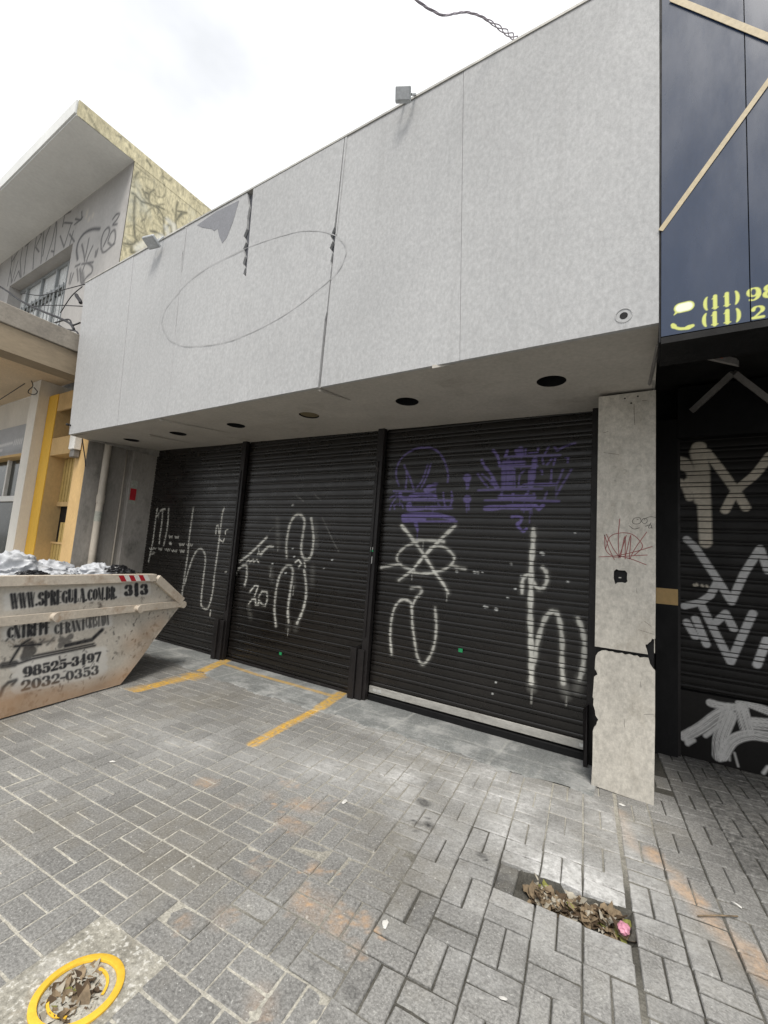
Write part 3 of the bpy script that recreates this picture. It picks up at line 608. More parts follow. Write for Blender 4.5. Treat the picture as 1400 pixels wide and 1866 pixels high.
for a, b, r in ((830, 820, .008), (652, 860, .012), (668, 862, .01), (565, 856, .011), (690, 862, .006), (702, 1028, .012), (712, 1030, .009), (757, 1040, .014), (878, 880, .009), (1105, 905, .009), (850, 940, .009), (812, 985, .009), (1140, 668, .006), (755, 1395, .006), (738, 1450, .005), (978, 768, .014), (985, 772, .012)):
    S(k5, 2, r, [(a, b), (a + 5, b + 2)], soft=.003)
p5 = crop(690, 790, .13571); p4 = crop(860, 780, .17143)
S(p5, 1, .011, [(275, 700), (240, 600), (240, 480), (290, 360), (380, 270), (500, 205), (620, 190), (740, 205), (840, 290), (905, 420), (935, 560), (930, 650)], [(345, 430), (378, 530), (365, 740)], [(375, 500), (425, 600), (470, 740)],
  [(660, 420), (590, 620), (510, 740)], [(705, 410), (640, 600), (570, 740)], [(150, 870), (240, 810)], [(150, 1020), (180, 940), (250, 840)], [(330, 1000), (310, 950), (215, 960), (215, 1010)], [(870, 800), (880, 900), (905, 1000)], [(980, 780), (990, 880), (960, 1000)], [(800, 940), (840, 1000)], [(200, 772), (480, 776)], soft=.005, amt=.75)
S(p5, 1, .024, [(630, 755), (700, 700), (785, 678)], [(640, 768), (760, 745)], [(290, 815), (310, 862), (520, 868), (760, 868)], [(430, 835), (590, 815), (740, 822), (780, 868)], [(640, 1000), (820, 1000), (990, 1000)], [(500, 1200), (525, 1300)], soft=.006, r1=.014)
S(p5, 1, .04, [(410, 965), (420, 1010), (600, 1005)], [(345, 1120), (500, 1100), (800, 1100), (1010, 1150)], [(350, 1150), (620, 1155)], soft=.006, r1=.02)
S(p5, 1, .010, [(350, 1180), (1050, 1180)], [(330, 895), (1000, 900)], [(1183, 650), (1186, 740)], [(1215, 650), (1205, 740)], [(1184, 930), (1186, 1020)], [(1210, 930), (1214, 1020)], soft=.005, amt=.8)
S(p5, 1, .042, [(1190, 595), (1196, 600)], [(1190, 880), (1196, 882)], soft=.006)
S(p4, 1, .014, [(230, 240), (275, 300), (300, 400)], [(105, 340), (140, 410), (205, 490), (280, 630)], [(210, 560), (260, 640)], [(380, 240), (360, 300)], [(520, 620), (600, 605), (900, 598)], [(430, 955), (440, 937), (522, 945), (520, 1000), (482, 1020), (540, 1095), (582, 1072)], [(320, 690), (320, 740)], [(440, 700), (450, 740)], [(600, 680), (560, 740)], [(660, 340), (680, 400)], soft=.004)
S(p4, 1, .024, [(340, 400), (340, 640)], [(390, 350), (388, 640)], [(422, 380), (420, 640)], [(345, 372), (550, 372)], [(480, 240), (500, 290)], [(520, 220), (530, 290)], [(640, 450), (630, 620)], [(670, 330), (660, 430)], [(300, 735), (660, 737)], soft=.006, amt=.8)
S(p4, 1, .010, [(110, 490), (190, 560), (215, 600)], [(65, 490), (120, 570), (175, 630)], [(350, 305), (650, 296), (940, 288)], [(300, 412), (700, 405)], [(575, 220), (570, 280)], [(610, 262), (700, 255), (710, 210)], [(820, 200), (780, 270)], [(880, 200), (908, 240), (1000, 190), (1100, 160)], [(750, 320), (760, 380)], [(850, 330), (800, 390)], [(890, 320), (870, 390)],
  [(455, 440), (455, 640)], [(560, 450), (510, 500), (495, 640)], [(610, 450), (605, 620)], [(690, 340), (650, 600)], [(1000, 310), (1025, 315), (1022, 362)], [(735, 445), (750, 450), (750, 490)], [(850, 440), (840, 590)], [(970, 440), (940, 520), (905, 600)], [(1060, 440), (1000, 540), (940, 640), (895, 720)], [(70, 662), (400, 650), (750, 645)], [(140, 768), (400, 765), (930, 778)], [(660, 690), (670, 750)], [(800, 680), (775, 750)], soft=.004, amt=.75, sm=False)
S(p4, 1, .026, [(145, 855), (400, 838), (640, 825)], [(540, 850), (620, 845)], soft=.004); S(p4, 1, .018, [(675, 822), (715, 862), (758, 822)], soft=.004, sm=False)
m2 = crop(410, 900, .15)
S(m2, 0, .016, [(110, 1000), (135, 965)], [(165, 912), (220, 872), (262, 880), (265, 1000), (240, 1110)], [(510, 530), (400, 640), (290, 740), (180, 822)], [(590, 640), (530, 642), (470, 700), (440, 742)], amt=.8)
S(m2, 0, .011, [(258, 835), (290, 800), (300, 830), (345, 800), (350, 830), (390, 800), (412, 832)], [(400, 740), (415, 700), (430, 740), (455, 700)], [(300, 1190), (370, 1110), (405, 1120), (360, 1240)], [(410, 1250), (450, 1185), (510, 1190), (515, 1260)],
  [(290, 1335), (330, 1280), (370, 1280), (375, 1345), (408, 1345), (410, 1290), (460, 1350), (490, 1360), (515, 1290)], [(860, 830), (900, 800), (935, 850), (900, 890)], [(970, 840), (982, 890)], soft=.004, sm=False, amt=.85)
S(m2, 0, .017, [(755, 770), (750, 640), (765, 500), (800, 350), (850, 270), (900, 250), (950, 280), (970, 350), (955, 470), (935, 600), (935, 720), (970, 790), (1020, 790), (1060, 720), (1080, 560), (1070, 420), (1050, 300)],
  [(620, 1600), (605, 1400), (620, 1200), (660, 1020), (710, 920), (770, 870), (820, 900), (825, 1000), (800, 1160), (770, 1380), (775, 1560)], [(880, 1570), (930, 1470), (970, 1340), (990, 1200), (985, 1050), (965, 930)], amt=.8)
S(m2, 0, .035, [(775, 1560), (770, 1640)], [(860, 1640), (880, 1570)], [(640, 300), (650, 640)], [(560, 900), (575, 1060)], [(1100, 360), (1110, 640)], [(830, 1000), (840, 1120)], [(1070, 900), (1060, 1100)], [(290, 1360), (310, 1500)], soft=.03, amt=.10)
S(m2, 0, .005, [(870, 20), (960, 90)], [(1100, 20), (1170, 80)], [(1180, 280), (1260, 450), (1330, 600), (1385, 700)], [(550, 450), (590, 410)], soft=.008, amt=.22)
for a, b, r in ((820, 140, .012), (575, 850, .009), (735, 965, .010), (822, 668, .008), (840, 765, .009), (1300, 805, .009), (1200, 910, .005)): S(m2, 2, r, [(a, b), (a + 14, b - 4)], soft=.003)
l1 = crop(270, 900, .13571)
S(l1, 0, .014, [(125, 200), (95, 400), (70, 600), (30, 800), (8, 900)], [(200, 215), (185, 400), (160, 570), (150, 670)], [(280, 195), (265, 420), (240, 570), (210, 690)], [(165, 235), (200, 205), (230, 205)], [(120, 300), (150, 260)],
  [(610, 185), (580, 400), (555, 600), (530, 850), (500, 1050), (470, 1250), (455, 1400)], [(490, 1220), (560, 980), (630, 800), (700, 735), (755, 790), (770, 900), (745, 1120), (715, 1400), (720, 1510), (800, 1535), (860, 1350), (890, 1100), (930, 800), (960, 560), (985, 350), (1000, 250), (1020, 190)], amt=.72)
S(l1, 0, .010, [(908, 540), (920, 430), (940, 420), (950, 540), (975, 420)], [(1035, 545), (1040, 490), (1070, 480)], [(950, 650), (960, 612), (1005, 650), (1022, 605)], [(1030, 1055), (1050, 1045)], [(455, 1400), (450, 1460)], [(840, 1560), (830, 1640)], soft=.004, sm=False)
rg = random.Random(3)
for x0, x1, y in ((15, 110, 735), (140, 190, 740), (225, 300, 750), (320, 390, 765), (430, 490, 770), (285, 330, 575), (365, 415, 585), (285, 320, 670), (420, 490, 685), (520, 600, 693), (20, 90, 800)):
    S(l1, 0, .006, [(x0 + (x1 - x0) * i / 6, y + (i % 2 * 2 - 1) * rg.uniform(8, 22)) for i in range(7)], soft=.004, sm=False, amt=.7)
rects = ((-7.60, -5.165), (-5.075, -2.755), (-2.66, -.415))
labs = ('black slatted shutter with tall looping white graffiti beside the skip', 'black slatted shutter with white arrow and oval loops graffiti', 'black slatted shutter with purple and white graffiti above bare metal rail')
SH = []
for k, (x0, x1) in enumerate(rects):
    z0 = .17 if k == 2 else .05
    s_ = shutter('roller_shutter', x0, x1, z0, 3.26, SY, M['slat'], shop, ST); s_['label'] = labs[k]; SH.append(s_)
obj('bottom_rail', MB().box(-2.655, -.42, SY - .012, SY + .02, .092, .168, .004), M['alu'], SH[2])
obj('bottom_rail', MB().box(-5.07, -2.76, SY - .012, SY + .02, .012, .048, .004), M['steel_black'], SH[1])
obj('bottom_rail', MB().box(-7.6, -5.17, SY - .012, SY + .02, .012, .048, .004), M['steel_black'], SH[0])
obj('sill_board', MB().box(-2.655, -.425, SY - .03, SY + .03, -.02, .078, .006), M['blackwall'], shop)
for x in (-2.60, -.475, -2.54): obj('lock_tab', MB().box(x, x + .05, SY - .018, SY - .0125, .115, .145, .002), M['galv'], SH[2])
obj('lock_tab', MB().box(-2.88, -2.83, SY - .018, SY - .010, .15, .175, .002), M['galv'], SH[1])
# guide posts between shutters
for x0, x1 in ((-5.160, -5.075), (-2.752, -2.662)):
    g = obj('guide_post', MB().box(x0, x1, 4.195, 4.262, 0, 3.24, .004), M['steel_black'], shop)
    obj('post_shoe', MB().box(x0 - .115, x0 - .035, 4.14, 4.262, -.01, .57, .006).box(x0 - .030, x0 + .055, 4.165, 4.19, -.01, .56, .004), M['steel_black'], g)
    obj('track_lip', MB().box(x0 + .03, x0 + .045, 4.183, 4.1945, .7, 2.75), M['steel_black'], g)
k2 = crop(0, 0, 1)
p = on(678, 1000, 1, 4.19)
obj('sticker', MB().box(p[0] - .022, p[0] + .012, 4.1915, 4.1945, p[2] - .03, p[2] + .02), M['galv'], shop)
obj('sticker', MB().box(p[0] - .005, p[0] + .012, 4.1915, 4.1945, p[2] - .17, p[2] - .09), M['galv'], shop)
obj('sticker', MB().box(p[0] - .02, p[0] + .02, 4.189, 4.1912, p[2] - .035, p[2] - .012), M['green'], shop)
for a in ((840, 1185), (512, 1191)):
    p = on(*a, 1, SY); obj('sticker', MB().box(p[0] - .022, p[0] + .022, SY - .009, SY - .006, p[2] - .018, p[2] + .018), M['green'], SH[2 if a[0] > 700 else 1])
obj('side_channel', MB().box(-.418, -.345, 4.19, 4.262, -.02, 3.24, .004), M['steel_black'], shop)
bent = MB(); c = on(1070, 1290, 1, 4.15)
bent.hexa([(-.425, 4.12, -.02), (-.395, 4.12, -.02), (-.395, 4.18, -.02), (-.425, 4.18, -.02)], [(-.435, 4.10, .47), (-.405, 4.115, .50), (-.40, 4.18, .50), (-.43, 4.18, .47)])
obj('bent_angle', bent, M['steel_black'], shop)
# column: dark core faced with broken boards
obj('column_core', MB().box(-.325, .060, 3.868, 4.34, -.02, 3.07), M['blackwall'], shop)
q7 = crop(1040, 1000, .26786); PY = 3.84
up = [(-.338, 3.078), (.066, 3.078)] + XZ(q7([(580, 300), (578, 470), (577, 612), (566, 616), (556, 612), (545, 632), (533, 640), (524, 650), (510, 652), (513, 672), (520, 690), (527, 719), (165, 664)]), PY)
hole = XZ(q7([(295, 152), (312, 138), (330, 146), (372, 148), (386, 165), (384, 205), (388, 222), (372, 234), (350, 228), (318, 230), (306, 242), (300, 228), (293, 200)]), PY)
low = XZ(q7([(172, 728), (185, 708), (212, 693), (240, 692), (258, 700), (285, 700), (300, 708), (330, 712), (352, 710), (370, 722), (402, 718), (430, 730), (455, 728), (470, 742), (500, 740), (530, 744), (536, 762), (540, 782), (552, 802), (562, 815), (576, 830), (575, 1200), (567, 1750), (354, 1680), (140, 1605), (148, 1480), (150, 1400), (152, 1240), (160, 1215), (175, 1200), (180, 1178), (190, 1165), (170, 1135), (166, 1100), (154, 1060), (157, 1020), (150, 1010), (156, 940), (160, 872), (184, 856), (176, 835), (165, 818), (168, 760)]), PY)
def board_mesh(outline, holes, x0, x1, z0, z1, y0, y1):    # board front: a fine grid clipped by its outline is overkill; scribbles are strokes just proud of it
    return MB().plate_xz(outline, y0, y1, holes)
obj('column_facing', board_mesh(up, [hole], 0, 0, 0, 0, PY, PY + .024), M['column_board'], shop)
obj('column_facing', board_mesh(low, [], 0, 0, 0, 0, PY, PY + .024), M['column_board'], shop)
obj('side_facing', MB().box(.0625, .068, PY + .026, 4.30, 1.05, 3.07), M['column_board'], shop)
hcx = np.mean(np.array(hole), 0); obj('switch_box', MB().box(hcx[0] - .012, hcx[0] + .006, 3.860, 3.8675, hcx[1] - .006, hcx[1] + .002), M['alu'], shop)
def ribbon(mb, pts2, y, r):
    P = smooth(pts2, 4) if len(pts2) > 2 else np.array(pts2)
    for i in range(len(P) - 1):
        a, b = P[i], P[i + 1]; d = b - a; nn_ = np.array([-d[1], d[0]]) / (np.linalg.norm(d) + 1e-9) * r; a = a - d * .1; b = b + d * .1
        yy = y - .0004 * (i % 3)
        mb.add([(a[0] - nn_[0], yy, a[1] - nn_[1]), (b[0] - nn_[0], yy, b[1] - nn_[1]), (b[0] + nn_[0], yy, b[1] + nn_[1]), (a[0] + nn_[0], yy, a[1] + nn_[1])], [(0, 1, 2, 3)])
q6 = crop(1040, 560, .26786)
M['redmarker'] = mat('red_marker', (.27, .10, .095), .7, .15, 30, bump=0); M['blackmarker'] = mat('black_marker', (.06, .055, .05), .7, .2, 30, bump=0)
rd = MB()
for ln in ([(335, 1440), (325, 1560), (330, 1705)], [(232, 1550), (262, 1640), (298, 1715)], [(245, 1545), (290, 1640), (335, 1700)], [(232, 1550), (240, 1650), (290, 1700)], [(340, 1700), (370, 1560), (372, 1710)], [(372, 1705), (410, 1550), (400, 1710)], [(330, 1700), (365, 1600), (380, 1550)],
           [(405, 1710), (440, 1640), (518, 1530)], [(195, 1698), (300, 1692), (430, 1665), (555, 1628)], [(300, 1700), (420, 1690), (522, 1685)], [(330, 1690), (420, 1715), (515, 1752)], [(240, 1640), (270, 1560), (340, 1535), (420, 1545), (480, 1600), (485, 1640), (430, 1690)]):
    ribbon(rd, XZ(q6(ln), PY), PY - .001, .0028)
obj('marker_scrawl', rd, M['redmarker'], shop)
for ln in ([(420, 1455), (435, 1435), (470, 1432), (480, 1455), (465, 1472), (430, 1472), (420, 1455)], [(483, 1455), (495, 1438), (518, 1440), (520, 1462), (500, 1472), (483, 1455)], [(450, 1440), (462, 1445)], [(500, 1445), (510, 1448)], [(500, 1440), (540, 1425), (580, 1430)], [(398, 1485), (430, 1508), (470, 1500)], [(510, 1490), (545, 1480), (555, 1505)], [(548, 1465), (530, 1500), (556, 1498)],
           ):
    bk = MB(); ribbon(bk, XZ(q6(ln), PY), PY - .001, .0018); obj('marker_doodle', bk, M['blackmarker'], shop)
for ln in ([(505, 495), (545, 525)], [(470, 553), (560, 580)], [(475, 905), (480, 940)], [(365, 1160), (367, 1210)], [(505, 1128), (560, 1126)], [(450, 270), (452, 300)]):
    bk = MB(); ribbon(bk, XZ(q7(ln), PY), PY - .001, .0009); obj('scratch', bk, M['blackmarker'], shop)
for ln in ([(432, 660), (434, 740), (438, 800)], [(225, 855), (255, 845)], [(235, 990), (320, 1000)], [(490, 635), (520, 632)]):
    bk = MB(); ribbon(bk, XZ(q6(ln), PY), PY - .001, .0013); obj('scratch', bk, M['blackmarker'], shop)
for a, b in ((370, 620), (458, 605), (413, 652)): p = XZ(q6([(a, b)]), PY)[0]; obj('bolt_hole', MB().lathe([(.007, -.0005), (.006, -.003), (0, -.003)], (p[0], PY, p[1]), 10, 1), M['dark'], shop)
for a, b in ((295, 1090), (370, 1115), (468, 1082), (300, 1190), (385, 1190), (468, 1195), (400, 1275), (290, 1340), (465, 1340)):
    p = XZ(q6([(a, b)]), PY)[0]; dd = MB().lathe([(.016, .000), (.012, -.003), (.0, -.004)], (p[0], PY, p[1]), 16, 1); obj('glue_dab', dd, M['column_board'], shop, True)
# party wall on the left, with a rain pipe
obj('party_wall', MB().box(-7.93, -7.605, 3.203, 4.40, -.1, 3.24), M['plaster'], shop)
obj('wall_pilaster', MB().box(-7.603, -7.50, 3.86, 4.40, -.1, 3.2, .01), M['plaster'], shop)
pipe = obj('rain_pipe', MB().tube([(-7.55, 3.47, -.05), (-7.55, 3.47, 2.2), (-7.55, 3.47, 3.16)], .052, 16), M['pvc'], shop, 40)
obj('pipe_collar', MB().tube([(-7.55, 3.47, 2.16), (-7.55, 3.47, 2.29)], .060, 16), M['pvc'], pipe, 40)
obj('pipe_label', MB().lathe([(.0535, 1.86), (.0535, 2.02)], (-7.55, 3.47, 0), 16), M['greysticker'], pipe)
obj('red_notice', MB().box(-7.4985, -7.496, 3.89, 3.99, 2.28, 2.48), M['red'], shop); obj('red_notice_frame', MB().box(-7.4995, -7.4975, 3.885, 3.995, 2.22, 2.62), M['greysticker'], shop)
cdt = MB().tube([(-7.590, 3.80, -.05), (-7.590, 3.80, 3.15)], .012, 8); obj('conduit', cdt, M['pvc'], shop, True)
obj('roof_slab', MB().box(-7.5, .04, 2.90, 12, 5.2, 5.35), M['concrete'], shop)
obj('rear_wall', MB().box(-7.55, .05, 4.345, 4.55, -.1, 5.2), M['blackwall'], shop)
obj('side_return', MB().box(.040, .060, 2.90, 12, 3.10, 5.5), M['concrete'], shop); obj('side_return', MB().box(-7.5, -7.45, 2.90, 12, 3.12, 5.5), M['concrete'], shop)

# ================================================================== BLACK SHOP WITH NAVY SIGN (right)
bs = thing('black_shop', 'black painted shop bay with white graffiti shutter under a navy blue sign', 'building', (1.4, 5.1, 0))
NY = 2.79
def sign_panel(x0, x1):
    xs = np.unique(np.concatenate([np.arange(x0, min(x1, .62), .0032), np.linspace(min(x1, .62), x1, 8)])); zs = np.concatenate([np.arange(2.99, 3.22, .0032), np.linspace(3.23, 6.6, 40)])
    Xg, Zg = np.meshgrid(xs, zs); Yg = NY + .0022 * np.sin(Zg * 1.4 + Xg * 3) ; A = np.stack([Xg, Yg, Zg], 2); G = A.reshape(-1, 3)[:, [0, 2]]; Mk = np.zeros((len(G), 4))
    c8 = crop(1140, 0, .3323); Q = lambda a: np.array(XZ(c8([a]), NY)[0])
    def line(txt, bl, br, h): o = Q(bl); letters(G, Mk[:, 0], txt, o, Q(br) - o, np.array([0, h]), soft=.0022)
    line('(11)', (425, 1703), (632, 1660), .070); line('98', (662, 1655), (845, 1618), .070)
    line('(11)', (418, 1792), (640, 1758), .070); line('2', (688, 1752), (775, 1740), .070)
    # speech bubble with a handset, and a handset below
    c = Q((322, 1685)); b_ = np.array([[c[0] + .040 * math.cos(a), c[1] + .002 + .027 * math.sin(a)] for a in np.linspace(0, 6.28, 30)])
    paint(G, Mk[:, 0], [c - np.array([.018, 0]), c + np.array([.018, 0.002])], .030, .002); paint(G, Mk[:, 0], [c + np.array([-.03, -.015]), c + np.array([-.047, -.036])], .010, .002, 1, .002)
    paint(G, Mk[:, 1], [c - np.array([.016, 0]), c + np.array([.016, 0.002])], .024, .003)
    hs = [c + np.array(v) for v in ((-.020, .010), (-.015, -.004), (.0, -.014), (.018, -.012))]
    h2 = Q((316, 1785)); H2 = [h2 + np.array(v) for v in ((-.048, .014), (-.038, -.002), (-.016, -.016), (.014, -.020), (.044, -.012))]
    paint(G, Mk[:, 0], smooth(H2, 5), np.interp(np.linspace(0, 1, 21), [0, .15, .3, .7, .85, 1], [.010, .013, .008, .008, .013, .009]), .002)
    paint(G, Mk[:, 0], smooth(hs, 5), .0035, .003, .6)
    return obj('sign_panel', MB().grid(A), M['navy'], bs, True, {'paint': Mk})
sign_panel(.073, .4695); sign_panel(.4745, 1.35); sign_panel(1.355, 2.6)
obj('sign_frame', MB().box(.072, 2.6, NY + .02, NY + .12, 2.96, 6.6), M['dark'], bs)
def stripe(a, b, wd):
    p, q = np.array(XZ([a], NY)[0]), np.array(XZ([b], NY)[0]); d = (q - p) / np.linalg.norm(q - p); n2 = np.array([-d[1], d[0]]) * wd
    q = q + d * 1.2
    obj('gold_stripe', MB().plate_xz([tuple(p - n2), tuple(q - n2), tuple(q + n2), tuple(p + n2)], NY - .006, NY - .003), M['gold'], bs)
stripe((1204, 421), (1400, 150), .014); stripe((1225, -2), (1400, 69), .018)
obj('edge_flashing', MB().box(.062, .0725, NY + .004, 3.1, 2.96, 6.6), M['dark'], bs)
obj('sign_bottom', MB().box(.073, 2.6, NY - .004, 3.1, 2.945, 2.983), M['blackwall'], bs)
obj('canopy_ceiling', MB().box(.072, 2.6, 3.1, 5.3, 3.55, 3.6), M['dark_shade'], bs)
obj('back_wall', MB().box(.072, 2.6, 5.12, 5.3, -.1, 3.55), M['blackwall'], bs)
obj('left_pier', MB().box(.095, .268, 4.96, 5.115, -.1, 3.18), M['blackwall'], bs); obj('yellow_band', MB().box(.093, .2695, 4.957, 4.975, 1.365, 1.515), M['ochre'], bs)
obj('lintel_beam', MB().box(.268, 2.6, 4.95, 5.115, 2.985, 3.5), M['blackwall'], bs)
obj('wall_return', MB().box(.070, .076, 4.36, 5.115, -.1, 3.5), M['blackwall'], bs)
ST2 = ST; ST = []
RY = 5.06; r1_ = crop(1190, 760, .15)
def S2(*a, **k): S(*a, y=RY, **k)
S2(r1_, 0, .060, [(560, 370), (600, 640), (615, 900), (630, 1200), (645, 1525)], soft=.008, r1=.05); S2(r1_, 0, .06, [(540, 420), (600, 640)], [(500, 700), (590, 1000)], soft=.01)
S2(r1_, 0, .034, [(335, 520), (400, 545), (440, 600)], [(335, 590), (430, 640), (520, 740), (560, 860)], [(470, 640), (560, 740)], [(330, 790), (400, 850), (450, 980)], [(430, 780), (520, 900), (545, 980)], [(470, 760), (560, 900)], soft=.008, amt=.95)
S2(r1_, 0, .036, [(660, 430), (830, 650), (1010, 900), (1130, 1100)], [(1420, 470), (1240, 700), (1010, 900), (880, 1130)], soft=.005)
s7 = q7
S2(s7, 2, .031, [(790, -65), (850, -10), (1000, 210), (1095, 360), (1180, 170), (1290, 0), (1345, 150)], [(1000, 225), (950, 320), (880, 365), (775, 390)], [(890, 380), (980, 560), (1090, 770), (1170, 590), (1240, 440)], [(990, 500), (1055, 440), (1110, 545)], [(850, 475), (925, 650)], [(790, 500), (850, 600)], [(1335, 620), (1270, 790)], soft=.005, sm=False, amt=.95)
for a, b in ((840, 245), (856, 240), (893, 248), (925, 252)): S2(s7, 0, .010, [(a, b), (a + 8, b + 8)], soft=.003)
s_ = shutter('roller_shutter', .275, 2.5, .60, 2.985, RY, M['slat_cream'], bs, ST); s_['label'] = 'black slatted shutter with bold cream and white letter strokes'
pts_ = ST; ST = []
ns = crop(1210, 1250, .13571); PYB = 5.055
S(ns, 0, .045, [(280, 680), (500, 560), (720, 400), (900, 320)], r1=.05, y=PYB); S(ns, 0, .035, [(630, 230), (780, 270), (1080, 300)], y=PYB); S(ns, 0, .06, [(870, 400), (760, 700), (740, 940)], r1=.05, y=PYB)
S(ns, 0, .05, [(1050, 330), (1120, 600)], y=PYB); S(ns, 0, .045, [(790, 940), (920, 740), (1150, 660), (1420, 690)], y=PYB); S(ns, 0, .022, [(1000, 230), (1200, 250), (1420, 320)], [(1150, 260), (1420, 370)], y=PYB); S(ns, 0, .05, [(1210, 500), (1420, 520)], y=PYB)
S(ns, 0, .018, [(270, 640), (320, 780)], [(330, 770), (400, 730)], [(560, 670), (760, 520)], y=PYB); S(ns, 0, .006, [(880, 860), (885, 1000)], [(950, 900), (1000, 1080)], y=PYB); S(ns, 0, .012, [(1340, 1170), (1400, 1090)], y=PYB)
xs = np.arange(.29, 1.6, .005); zs = np.arange(-.02, .59, .005); Xg, Zg = np.meshgrid(xs, zs); A = np.stack([Xg, np.full_like(Xg, PYB), Zg], 2); G = A.reshape(-1, 3)[:, [0, 2]]; Mk = np.zeros((len(G), 4))
def brush(G, mask, pts, r, r1, sd):          # dry brush: streaks that run along the stroke
    P = np.array(pts, float); best = np.full(len(G), 9.); off = np.zeros(len(G)); al = np.zeros(len(G)); L0 = 0
    for i in range(len(P) - 1):
        d = P[i + 1] - P[i]; ln = np.linalg.norm(d); t = np.clip(((G - P[i]) @ d) / ln ** 2, 0, 1); e = G - P[i] - t[:, None] * d; q = np.linalg.norm(e, axis=1)
        m = q < best; best = np.where(m, q, best); off = np.where(m, (G - P[i]) @ np.array([-d[1], d[0]]) / ln, off); al = np.where(m, L0 + t * ln, al); L0 += ln
    R = r + ((r1 or r) - r) * al / L0
    st_ = .5 + .42 * np.sin(off * 330 + sd * 2 + 2 * np.sin(off * 141 + sd)) + .25 * np.sin(off * 900 + al * 3 + sd)
    mask[:] = np.maximum(mask, np.clip((R - best) / .012 + .4, 0, 1) * np.clip(st_ + .68 - .35 * al / L0, .12, 1))
for k, (ch, pts, r, soft, amt, r1) in enumerate(ST):
    if r > .02: brush(G, Mk[:, 1], pts, r, r1, k)
    else: paint(G, Mk[:, 1], pts, r, soft, amt, r1)
obj('kick_panel', MB().grid(A), M['slat_cream'], bs, False, {'paint': Mk})
obj('shutter_track', MB().box(.268, .292, 5.0, 5.056, -.02, 2.98), M['steel_black'], bs)
obj('right_pier', MB().box(2.5, 2.6, 3.2, 5.115, -.1, 3.5), M['blackwall'], bs)
a, b = on(1208, 634, 1, 3.15), on(1343, 664, 1, 3.55); d = (b - a); up_ = np.array([0, 0, .055]); sd_ = np.array([.02, .05, 0])
obj('hanging_batten', MB().hexa([a, a + sd_, a + sd_ + up_, a + up_], [b, b + sd_, b + sd_ + up_ * .8, b + up_ * .8]), M['greyboard'], bs)
p = [on(*q6([v])[0], 1, 3.4) for v in ((790, 290), (1090, 210), (1040, 335), (960, 320))]
obj('orange_panel', MB().add([tuple(v) for v in p] + [tuple(v + np.array([0, .03, 0])) for v in p], [(0, 1, 2, 3), (7, 6, 5, 4), (0, 4, 5, 1), (1, 5, 6, 2), (2, 6, 7, 3), (3, 7, 4, 0)]), M['orange'], bs)
a, b = on(1336, 680, 1, 4.6), on(1262, 748, 1, 4.9); obj('slanted_brace', MB().tube([a, b], .035, 4), M['greyboard'], bs)
a, b = on(1338, 680, 1, 4.6), on(1410, 735, 1, 4.9); obj('slanted_brace', MB().tube([a, b], .035, 4), M['greyboard'], bs)
a, b = on(1200, 628, 1, 2.95), on(1184, 700, 1, 3.55); obj('edge_angle', MB().tube([a, b], .012, 4), M['greyboard'], bs)

# ================================================================== YELLOW HOUSE (left)
hs = thing('yellow_house', 'two storey house with big roof overhang, graffiti upstairs and yellow front below', 'building', (-10, 3.3, 0))
HX, HY = -7.62, 3.26
roof = MB().plate_yz([(2.36, 8.38), (2.36, 8.13), (HY, 8.155), (9, 8.2), (9, 8.47)], HX - .012, -19.0)
obj('roof', roof, M['houseroof'], hs)
obj('roof_fascia_edge', MB().box(-19, HX - .01, 2.335, 2.358, 8.16, 8.385), M['houseroof'], hs)
def wallgrid(ax, fix, u0, u1, z0, z1, st, strokes):
    us, zs = np.arange(u0, u1 + 1e-6, st), np.arange(z0, z1 + 1e-6, st); Ug, Zg = np.meshgrid(us, zs)
    A = np.stack([Ug, np.full_like(Ug, fix), Zg], 2) if ax == 1 else np.stack([np.full_like(Ug, fix), Ug, Zg], 2)
    G = np.stack([Ug.ravel(), Zg.ravel()], 1); Mk = np.zeros((len(G), 4))
    for ch, pts, r, soft, amt in strokes: paint(G, Mk[:, ch], pts, r, soft, amt)
    return A, Mk
g0 = crop(0, 380, .171429); WG = []
def SW(ch, r, amt, *lines, soft=.02, sm=True):
    for ln in lines:
        p = XZ(g0(ln), HY); WG.append((ch, smooth(p, 4) if sm and len(p) > 2 else np.array(p), r, soft, amt))
SW(0, .03, .95, [(825, 540), (815, 440), (840, 340), (900, 260), (980, 220), (1060, 215)], soft=.03); SW(0, .02, .9, [(870, 380), (890, 470), (900, 560)], [(945, 320), (925, 430), (905, 520)], [(985, 400), (940, 500), (920, 560)], [(870, 590), (990, 570)], [(870, 690), (900, 600), (930, 580), (980, 620), (975, 680), (930, 720), (880, 780)], [(850, 640), (860, 780), (890, 800)], [(1020, 450), (1010, 510)], [(1040, 430), (1020, 510)], [(800, 615), (850, 590)],
   [(1075, 410), (1080, 320), (1110, 240), (1155, 200), (1160, 260), (1100, 400)], [(1150, 340), (1180, 260), (1220, 230), (1225, 330), (1190, 390), (1150, 360)], [(1075, 420), (1105, 465), (1220, 370)], [(1200, 110), (1240, 60), (1270, 60), (1240, 120), (1200, 170), (1245, 165)], [(780, 690), (745, 800)], [(755, 690), (735, 790)], [(820, 640), (830, 770)])
SW(0, .035, .75, [(850, 650), (880, 780)], [(880, 690), (895, 790)], soft=.04)
